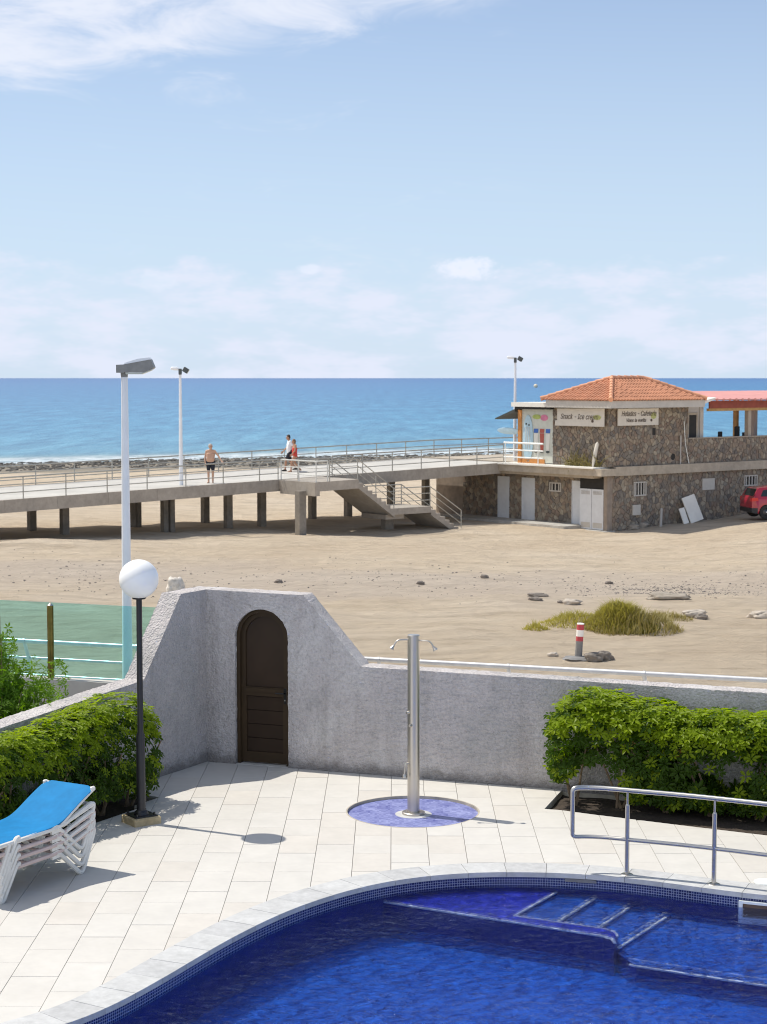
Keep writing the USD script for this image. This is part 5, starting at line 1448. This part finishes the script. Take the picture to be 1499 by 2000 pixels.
# ------------------------------------------------------------------ car
def car():
    p = np.array([18.95, 88.4, 0.0])
    e3 = E
    # local: x forward, y left, rear wheel at origin of x
    L0 = p[:2] - Nn * 0
    rot = math.radians(9)
    cd = np.array([math.cos(rot), math.sin(rot)])
    o = np.array([p[0], p[1], float(ground_z(p[0], p[1]))])
    o[:2] += np.array([-cd[1], cd[0]]) * .9
    o[2] = max(float(ground_z(*(o[:2] + cd * k))) for k in (0, 1.3, 2.6)) - .02
    t = thing('car', 'red compact SUV parked beside the stone building', 'car', o, rot)
    wb = 2.66
    side = Polygon([(-.74, .34), (-.80, .55), (-.80, .80), (-.73, 1.02), (-.62, 1.10), (-.42, 1.46), (-.30, 1.53), (.5, 1.60), (1.2, 1.585), (1.75, 1.50), (2.35, 1.10), (3.2, 1.02), (3.45, .88), (3.50, .6), (3.46, .34), (3.2, .26), (-.5, .27)])
    plan = Polygon([(-.80, .62), (-.72, .82), (-.4, .93), (.6, .95), (2.6, .95), (3.1, .90), (3.4, .72), (3.5, .45), (3.5, -.45), (3.4, -.72), (3.1, -.90), (2.6, -.95), (.6, -.95), (-.4, -.93), (-.72, -.82), (-.80, -.62)])
    sect = Polygon([(-.86, .24), (-.95, .45), (-.95, .85), (-.92, 1.02), (-.66, 1.56), (-.5, 1.63), (.5, 1.63), (.66, 1.56), (.92, 1.02), (.95, .85), (.95, .45), (.86, .24)])
    def ex(poly, h): 
        m = trimesh.creation.extrude_polygon(poly, h, engine='earcut')
        return m3.Manifold(m3.Mesh(np.asarray(m.vertices, np.float32), np.asarray(m.faces, np.uint32)))
    def solid(g):
        s_ = ex(side.buffer(g, join_style=2), 2.2).translate([0, 0, -1.1]).rotate([90, 0, 0])
        p_ = ex(plan.buffer(g, join_style=2), 2.5)
        c_ = ex(sect.buffer(g, join_style=2), 6).rotate([90, 0, 90]).translate([-1.5, 0, 0])
        return s_ ^ p_ ^ c_
    body = solid(0)
    for x in (0, wb):
        for y in (-.95, .95):
            w = m3.Manifold.cylinder(.5, .375, .375, 28).translate([0, 0, -.25]).rotate([90, 0, 0]).translate([x, y, .345])
            body = body - w
    part(t, 'body', body, 'car_red', smooth=32, world=False)
    shell = solid(.006)
    sw = ex(Polygon([(-.30, 1.12), (-.12, 1.42), (.45, 1.50), (1.15, 1.49), (1.62, 1.42), (2.05, 1.10)]), 2.4).translate([0, 0, -1.2]).rotate([90, 0, 0])
    pillars = [ex(sbox(x, .9, x + .07, 1.7), 2.6).translate([0, 0, -1.3]).rotate([90, 0, 0]) for x in (.30, 1.12)]
    inner_ = m3.Manifold.cube([6, 1.24, 3]).translate([-2, -.62, 0])
    glass = (shell ^ sw)
    for q in pillars: glass = glass - q
    glass = glass - inner_
    for k, g in enumerate(glass.decompose()):
        if g.volume() > 1e-4: part(t, 'side_window', g, 'car_glass', smooth=32, world=False)
    rear = shell ^ ex(Polygon([(-.66, 1.13), (-.36, 1.13), (-.2, 1.47), (-.43, 1.47)]), 1.30).translate([0, 0, -.65]).rotate([90, 0, 0])
    part(t, 'rear_window', rear, 'car_glass', smooth=32, world=False)
    front = shell ^ ex(Polygon([(1.86, 1.44), (2.30, 1.15), (2.0, 1.12), (1.7, 1.40)]), 1.3).translate([0, 0, -.65]).rotate([90, 0, 0])
    part(t, 'windscreen', front, 'car_glass', smooth=32, world=False)
    for s in (-1, 1):
        tlm = solid(.008) ^ ex(Polygon([(-.9, .86), (-.42, .90), (-.46, 1.06), (-.9, 1.04)]), .34).rotate([90, 0, 0]).translate([0, s * .98 + (.34 if s > 0 else 0) * 0 + (0 if s > 0 else .34), 0])
        part(t, 'tail_light', tlm, 'tail_light', smooth=32, world=False)
        sill = solid(.01) ^ m3.Manifold.cube([1.86, .3, .22]).translate([.40, -.97 if s < 0 else .67, .22])
        part(t, 'sill_trim', sill, 'car_trim', smooth=32, world=False)
    bump_ = solid(.009) ^ m3.Manifold.cube([.4, 3, .30]).translate([-.85, -1.5, .25]); part(t, 'rear_bumper', bump_, 'car_trim', smooth=32, world=False)
    for x in (0, wb):
        for y in (-.84, .84):
            ty = lathe([(.19, -.11), (.30, -.115), (.345, -.09), (.35, 0), (.345, .09), (.30, .115), (.19, .11)], [0, 0, 0], 28)
            ty.apply_transform(trimesh.transformations.rotation_matrix(math.pi / 2, [1, 0, 0])); ty.apply_translation([x, y, .345])
            w_ = part(t, 'wheel', ty, 'rubber', smooth=40, world=False)
            sg = -1 if y < 0 else 1
            rim = lathe([(0, -.02), (.05, -.01), (.17, -.05), (.215, .0), (.225, -.06)], [0, 0, 0], 24)
            rim.apply_transform(trimesh.transformations.rotation_matrix(math.pi / 2 * (1 if sg < 0 else -1), [1, 0, 0])); rim.apply_translation([x, y + sg * .075, .345])
            part(w_, 'rim', rim, 'alloy', smooth=40, world=False)
            hub = trimesh.creation.cylinder(.035, .03, sections=12); hub.apply_transform(trimesh.transformations.rotation_matrix(math.pi / 2, [1, 0, 0])); hub.apply_translation([x, y + sg * .105, .345])
            part(w_, 'hub', hub, 'lamp_white', world=False)
car()

# ------------------------------------------------------------------ people on the walkway
def sph(c, r): return m3.Manifold.sphere(float(r), 14).translate([float(v) for v in c])
def bone(a, ra, b, rb): return m3.Manifold.batch_hull([sph(a, ra), sph(b, rb)])
def chain(pts, rs): 
    return [bone(pts[i], rs[i], pts[i + 1], rs[i + 1]) for i in range(len(pts) - 1)]
def fuse(bits, size, it=8):
    m = m3.Manifold.batch_boolean(bits, m3.OpType.Add).refine_to_length(size)
    g = m.to_mesh(); tm = trimesh.Trimesh(np.array(g.vert_properties[:, :3]), np.array(g.tri_verts), process=True)
    trimesh.smoothing.filter_taubin(tm, iterations=it); return tm
def hand(wrist, d, nrm_, thumb_side):
    """palm with four curled fingers and a thumb; d: finger direction, nrm_: back of the hand"""
    w, d, n = (np.asarray(v, float) for v in (wrist, d, nrm_)); d = d / np.linalg.norm(d); n = n - d * np.dot(n, d); n /= np.linalg.norm(n)
    s = np.cross(d, n) * thumb_side
    bits = [m3.Manifold.batch_hull([sph(w + s * .02, .017), sph(w - s * .02, .017), sph(w + d * .085 + s * .034, .012), sph(w + d * .08 - s * .034, .011)])]
    for k, (off, L_) in enumerate(((.033, .072), (.011, .082), (-.011, .075), (-.032, .058))):
        a = w + d * .083 + s * off; b = a + d * L_ * .5 - n * L_ * .12; c = b + d * L_ * .38 - n * L_ * .30
        bits += chain([a, b, c], [.0095, .009, .0075])
    a = w + d * .025 + s * .03; b = a + d * .035 + s * .035 - n * .01; c = b + d * .03 + s * .008 - n * .01
    return bits + chain([a, b, c], [.012, .011, .009])
def person(label, foot, yaw, J, skin, hair, hairlen, clothes, H=1.75):
    """J: joints in body space (x right of the figure, y forward, z up) for a 1.75 m figure"""
    t = thing('person', label, 'person', foot, yaw)
    k = H / 1.75
    S = {a: np.array(v, float) for a, v in J.items()}
    hd, nk, ch, pv = S['head'], S['neck'], S['chest'], S['pelvis']
    bits = []
    rx = np.array([1.0, 0, 0])
    # trunk as hulls of sphere pairs
    def pair(c, w, r): return [sph(c + rx * w, r), sph(c - rx * w, r)]
    b = S.get('belly', .5)
    be = (ch * .45 + pv * .55) + np.array([0, b, 0])
    bits.append(m3.Manifold.batch_hull(pair(ch, .095, .105) + pair(be, .075, .11)))
    bits.append(m3.Manifold.batch_hull(pair(be, .075, .11) + pair(pv, .085, .105)))
    sl, sr = S['shl'], S['shr']
    bits.append(m3.Manifold.batch_hull([sph(sl, .055), sph(sr, .055), sph(ch + [0, 0, -.02], .10), sph(nk, .05)]))
    bits += chain([nk - [0, 0, .03], nk + (hd - nk) * .6], [.058, .052])
    f = S.get('face', np.array([0, 1.0, 0])); f = f / np.linalg.norm(f)
    sd = np.cross(f, [0, 0, 1.0]); sd /= np.linalg.norm(sd)
    bits.append(m3.Manifold.batch_hull([sph(hd + [0, 0, .035], .088), sph(hd + f * .03 - [0, 0, .05], .058), sph(hd + f * .045 - [0, 0, .085], .032)]))
    bits.append(bone(hd + f * .088 + [0, 0, .012], .012, hd + f * .108 - [0, 0, .02], .014))          # nose
    for q in (-1, 1): bits.append(m3.Manifold.batch_hull([sph(hd + sd * q * .088 + [0, 0, .015], .014), sph(hd + sd * q * .084 - [0, 0, .02], .010)]))   # ears
    for s, q in (('l', -1), ('r', 1)):
        bits += chain([S['sh' + s], S['el' + s], S['wr' + s]], [.050, .038, .026])
        d = S['wr' + s] - S['el' + s]; d /= np.linalg.norm(d)
        bits += hand(S['wr' + s] + d * .015, S.get('hd' + s, d), S.get('hn' + s, np.array([q, 0, 0.2])), S.get('ts' + s, 1 if q < 0 else -1))
        bits += chain([S['hip' + s], S['kn' + s], S['an' + s]], [.088, .056, .038])
        bits.append(bone(S['kn' + s] * .62 + S['an' + s] * .38 - [0, .012, 0], .054, S['an' + s] * .6 + S['kn' + s] * .4, .042))
        ft = S.get('ft' + s, np.array([0, 1.0, 0])); ft = ft / np.linalg.norm(ft)
        an = S['an' + s]; gz = an[2] - .075
        bits.append(m3.Manifold.batch_hull([sph([an[0], an[1], an[2]], .036), sph(np.array([an[0], an[1], gz + .03]) - ft * .045, .030), sph(np.array([an[0], an[1], gz + .024]) + ft * .12, .024), sph(np.array([an[0], an[1], gz + .02]) + ft * .165, .019)]))
    m = fuse(bits, .018, 6); m.apply_scale(k)
    part(t, 'body', m, skin, smooth=60, world=False)
    # hair: cap over the back and top of the skull
    hb = [m3.Manifold.batch_hull([sph(hd + [0, 0, .045] - f * .012, .095), sph(hd - f * .03 + [0, 0, .0], .085)])]
    if hairlen: hb.append(bone(hd - f * .05, .075, hd - f * .06 - [0, 0, hairlen], .05))
    hm = m3.Manifold.batch_boolean(hb, m3.OpType.Add)
    cut = m3.Manifold.cube([.4, .4, .4], True).translate([float(v) for v in (hd + f * .245 - np.array([0, 0, .165]))]) if abs(f[0]) < .3 else m3.Manifold.sphere(.115, 20).translate([float(v) for v in hd + f * .085 - np.array([0, 0, .07])])
    hm = (hm - cut).refine_to_length(.02).to_mesh()
    hm = trimesh.Trimesh(np.array(hm.vert_properties[:, :3]), np.array(hm.tri_verts)); hm.apply_scale(k)
    part(t, 'hair', hm, hair, smooth=60, world=False)
    for q in (-1, 1):
        part(t, 'eye', trimesh.creation.icosphere(1, .011 * k).apply_translation((hd + f * .083 + sd * q * .032 + [0, 0, .012]) * k), 'hair_dark', smooth=True, world=False)
    mo = trimesh.creation.icosphere(1, .02 * k); mo.apply_scale([1.1, .5, .35]); mo.apply_transform(trimesh.transformations.rotation_matrix(math.atan2(-f[0], f[1]), [0, 0, 1])); mo.apply_translation((hd + f * .083 - [0, 0, .055]) * k)
    part(t, 'mouth', mo, 'cloth_red', smooth=True, world=False)
    for c in clothes:
        nm_, mt_ = c[0], c[1]
        g = []
        if nm_ == 'shorts':
            g.append(m3.Manifold.batch_hull(pair(pv + [0, 0, .08], .085, .118) + pair(pv - [0, 0, .02], .095, .118)))
            for s in 'lr': g.append(bone(S['hip' + s], .108, S['hip' + s] * .35 + S['kn' + s] * .65, .088))
        if nm_ == 'shirt':
            g.append(m3.Manifold.batch_hull(pair(ch, .095, .118) + pair(be, .078, .122)))
            g.append(m3.Manifold.batch_hull(pair(be, .078, .122) + pair(pv + [0, 0, -.02], .088, .122)))
            g.append(m3.Manifold.batch_hull([sph(sl, .066), sph(sr, .066), sph(ch + [0, 0, -.02], .112), sph(nk - [0, 0, .03], .058)]))
            for s in 'lr': g.append(bone(S['sh' + s], .066, S['sh' + s] * .4 + S['el' + s] * .6, .056))
        if nm_ == 'swimsuit':
            g.append(m3.Manifold.batch_hull(pair(ch - [0, 0, .03], .088, .118) + pair(be, .072, .118)))
            g.append(m3.Manifold.batch_hull(pair(be, .072, .118) + pair(pv, .088, .115)))
            for s in 'lr': g += [bone(ch + [(-.07 if s == 'l' else .07), .05, .08], .03, S['sh' + s] + [(.05 if s == 'l' else -.05), 0, .045], .018), bone(pv, .10, S['hip' + s] - [0, 0, .02], .098)]
        if nm_ == 'shoes':
            for s in 'lr':
                ft = S.get('ft' + s, np.array([0, 1.0, 0])); ft = ft / np.linalg.norm(ft); an = S['an' + s]; gz = an[2] - .075
                g.append(m3.Manifold.batch_hull([sph(np.array([an[0], an[1], an[2] - .015]), .046), sph(np.array([an[0], an[1], gz + .032]) - ft * .05, .037), sph(np.array([an[0], an[1], gz + .03]) + ft * .13, .034), sph(np.array([an[0], an[1], gz + .025]) + ft * .175, .026)]))
        m = fuse(g, .025, 4); m.apply_scale(k)
        part(t, nm_, m, mt_, smooth=60, world=False)
def deckpt(px, py):
    z = .35
    for _ in range(6):
        p = at(px, py, z); tt = np.dot(p[:2] - P0, E); z = pz(tt)
    return np.array([p[0], p[1], z])
base_pose = dict(head=(0, .02, 1.63), neck=(0, 0, 1.47), chest=(0, 0, 1.27), pelvis=(0, 0, .93), belly=.02,
                 shl=(-.185, 0, 1.42), shr=(.185, 0, 1.42), ell=(-.235, -.03, 1.12), elr=(.235, -.03, 1.12), wrl=(-.24, .05, .87), wrr=(.24, .05, .87),
                 hipl=(-.09, 0, .90), hipr=(.09, 0, .90), knl=(-.10, .02, .49), knr=(.10, .02, .49), anl=(-.11, -.02, .08), anr=(.11, -.02, .08))
# bare-chested man: faces the viewer, looks down along the railing; his left hand (picture right) on the top bar
f1 = deckpt(412, 943.5)
pose = dict(base_pose, face=(.55, .8, -.12), belly=.05, head=(.01, .07, 1.62), neck=(0, .03, 1.47), chest=(0, .02, 1.27),
            elr=(.37, .10, 1.20), wrr=(.53, .24, .99), hdr=(.6, .4, -.5), hnr=(.3, .4, .8), ell=(-.26, -.05, 1.13), wrl=(-.23, .06, .90), anl=(-.10, -.02, .08), anr=(.09, -.02, .08), ftl=(-.2, 1, 0), ftr=(.25, 1, 0))
# figure space x is to the figure's right; facing the viewer (yaw 180) mirrors it, so the resting arm is on the picture's right when it is the figure's left
pose = {k_: (v if not (isinstance(v, tuple)) else (-v[0], v[1], v[2])) for k_, v in pose.items()}
sw_ = {'shl': 'shr', 'shr': 'shl', 'ell': 'elr', 'elr': 'ell', 'wrl': 'wrr', 'wrr': 'wrl', 'hipl': 'hipr', 'hipr': 'hipl', 'knl': 'knr', 'knr': 'knl', 'anl': 'anr', 'anr': 'anl', 'hdr': 'hdl', 'hdl': 'hdr', 'hnr': 'hnl', 'hnl': 'hnr', 'ftl': 'ftr', 'ftr': 'ftl'}
pose = {sw_.get(k_, k_): v for k_, v in pose.items()}
person('bare-chested grey-haired person in dark shorts resting a hand on the walkway railing', f1, math.pi - .05, pose, 'skin', 'hair_grey', 0, [('shorts', 'cloth_navy')], 1.78)
walk = dict(base_pose, hipl=(-.085, 0, .89), hipr=(.085, 0, .89), knl=(-.09, .20, .50), anl=(-.09, .24, .08), knr=(.09, -.04, .48), anr=(.09, -.34, .13),
            ell=(-.24, -.14, 1.14), wrl=(-.25, -.16, .88), elr=(.24, .08, 1.14), wrr=(.25, .26, .95))
f2 = deckpt(566, 920)
person('dark-haired person in white shirt and dark shorts walking behind the one in red', f2, math.radians(105), dict(walk, face=(-.1, 1, -.25), head=(0, .06, 1.63)), 'skin_tan', 'hair_dark', 0,
       [('shirt', 'cloth_white'), ('shorts', 'cloth_navy'), ('shoes', 'shoe_black')], 1.78)
f3 = deckpt(576, 921.5)
person('brown-haired person in a red swimsuit walking on the walkway beside the one in white', f3, math.radians(110), dict(walk, face=(.1, 1, -.2), head=(0, .05, 1.62), belly=.01, ell=(-.20, .05, 1.14), wrl=(-.20, .20, .95), elr=(.21, -.12, 1.14), wrr=(.22, -.18, .88)), 'skin_tan', 'hair_brown', .10,
       [('swimsuit', 'cloth_red')], 1.60)

# ------------------------------------------------------------------ beach details
pb = gp(1130, 1288, -1.0)
t = thing('bollard', 'red and white banded bollard standing in the sand', 'bollard', pb)
ang = trimesh.transformations.rotation_matrix(.06, [0, 1, 0], pb)
for nm_, z0, z1, m_ in (('shaft', -.1, .40, 'bollard_grey'), ('red_band', .40, .50, 'bollard_red'), ('white_band', .50, .64, 'bollard_white'), ('red_band', .64, .755, 'bollard_red'), ('cap', .755, .78, 'bollard_white')):
    g = lathe([(0, z0), (.078, z0), (.078, z1), (0, z1)], pb, 20); g.apply_transform(ang); part(t, nm_, g, m_, smooth=30)
part(t, 'footing', blobrock(.20, 1.6, 1.2, .35, 3).apply_translation(pb + [0, 0, .0]), 'bollard_grey', smooth=50)
for px, py, s, sc_, m_, lb in (
    (1160, 1291, .20, (1.2, .9, .75), 'rock_dark', 'brown rock lying right beside the banded bollard'),
    (1182, 1288, .17, (1.1, .9, .9), 'rock_dark', 'dark rock at the right end of the pair by the bollard'),
    (1080, 1281, .10, (1.3, .9, .6), 'rock_pale', 'small pale stone left of the banded bollard'),
    (1308, 1170, .42, (1.7, .8, .35), 'rock', 'long flat rock behind the grass mound'),
    (1357, 1204, .27, (1.3, .8, .55), 'rock_pale', 'pale rock right of the grass mound'),
    (1370, 1209, .15, (1.2, .8, .7), 'rock_dark', 'small dark rock touching the pale one right of the grass mound'),
    (1492, 1207, .32, (1.4, .8, .5), 'rock_pale', 'pale rock at the right edge of the sand'),
    (1118, 1180, .22, (1.4, .8, .55), 'rock_pale', 'pale rock left of the grass mound top'),
    (1050, 1165, .24, (1.5, .8, .35), 'rock_dark', 'flat dark rock farthest left of the grass mound'),
    (1047, 1173, .17, (1.4, .8, .5), 'rock_dark', 'small dark rock just below the flat dark one'),
    (1096, 1178, .10, (1.2, .9, .6), 'rock_dark', 'tiny dark stone between the two rocks left of the mound'),
    (545, 1138, .12, (1.2, .9, .7), 'rock_dark', 'lone small dark stone on the sand above the gable'),
    (822, 1141, .12, (1.2, .9, .7), 'rock_dark', 'lone small dark stone on the sand above the shower'),
    (947, 1129, .13, (1.2, .9, .7), 'rock_dark', 'small dark stone near the gravel right of the shower'),
    (1190, 1140, .12, (1.3, .9, .6), 'rock_dark', 'small dark stone at the left of the gravel patch')):
    p = gp(px, py, -1.1)
    t = thing('rock', lb, 'rock', p)
    part(t, 'rock', blobrock(s * .85, *sc_, int(px), 3).apply_translation(p + [0, 0, s * sc_[2] * .35]), m_, smooth=50)
pbz = aty(343, 1143, 30.0)
t = thing('boulder', 'pale round boulder showing above the gable wall top', 'boulder', pbz - [0, 0, .3])
part(t, 'boulder', blobrock(.17, .9, .9, 1.35, 77, 3, .34).apply_translation(pbz - [0, 0, .10]), 'boulder_pale', smooth=50)

# grass mound
def blades(n, place, h0, h1, lean, wid, seed):
    rg = np.random.default_rng(seed)
    Pp, hs = place(rg, n)
    n = len(Pp)
    a = rg.random(n) * 6.28; h = hs * (h0 + (h1 - h0) * rg.random(n)); ln = lean * h * (.4 + rg.random(n))
    d = np.stack([np.cos(a), np.sin(a), np.zeros(n)], 1); s = np.stack([-np.sin(a), np.cos(a), np.zeros(n)], 1) * wid
    up = np.array([0, 0, 1.0])
    m = Pp + d * (ln * .35)[:, None] + up * (h * .6)[:, None]; tp_ = Pp + d * ln[:, None] + up * h[:, None]
    V = np.stack([Pp - s, Pp + s, m - s * .8, m + s * .8, tp_], 1).reshape(-1, 3)
    f = np.array([[0, 1, 3], [0, 3, 2], [2, 3, 4]])
    return trimesh.Trimesh(V, (f[None] + (np.arange(n) * 5)[:, None, None]).reshape(-1, 3), process=False)
gc = gp(1215, 1228, -1.1)
t = thing('grass_tussock', 'mound of green and dry grass growing on the sand behind the banded bollard', 'grass tussock', gc)
def mound(cx, cy, rx_, ry_, hh):
    def f(rg, n):
        r = np.sqrt(rg.random(n)) ; a = rg.random(n) * 6.28
        x, y = cx + r * np.cos(a) * rx_, cy + r * np.sin(a) * ry_
        k = np.clip(1 - r * r, 0, 1) ** 1.6 * (.6 + .8 * meshkit.fbm(np.stack([x * 2, y * 2, 0 * x], 1), 2, 6))
        return np.stack([x, y, ground_z(x, y) + hh * k - .03], 1), .45 + .55 * k
    return f
core = blobrock(1.0, .66, .55, .42, 9, 3, .25).apply_translation(gc + [0, .1, -.05])
part(t, 'root_mound', core, 'grass_core', smooth=60)
part(t, 'green_blades', blades(5200, mound(gc[0], gc[1], .92, .8, .60), .10, .30, 1.1, .010, 3), 'grass_green', kind='stuff')
part(t, 'dry_blades', blades(1500, mound(gc[0] + .25, gc[1] - .1, 1.25, .95, .40), .2, .40, .8, .010, 4), 'grass_dry', kind='stuff')
for px, py, rx_, ry_, n, lb, m_ in ((1115, 1218, .75, .9, 1100, 'low thin patch of green grass left of the big tussock', 'grass_green'), (1303, 1208, .7, .7, 600, 'sparse dry grass right of the big tussock', 'grass_dry'), (1048, 1230, .35, .4, 260, 'tiny green tuft farthest left near the shower', 'grass_green')):
    p = gp(px, py, -1.1)
    q = thing('grass_patch', lb, 'grass', p)
    part(q, 'blades', blades(n, mound(p[0], p[1], rx_, ry_, .06), .10, .24, .9, .010, int(px)), m_, kind='stuff')
# offshore
bp_ = aty(1047, 753, 1500.0); 
t = thing('buoy', 'pale orange round buoy floating offshore near the horizon', 'buoy', [bp_[0], 1500, -3])
part(t, 'ball', trimesh.creation.icosphere(3, 1.7).apply_translation([bp_[0], 1500, -1.7]), 'buoy', smooth=True)
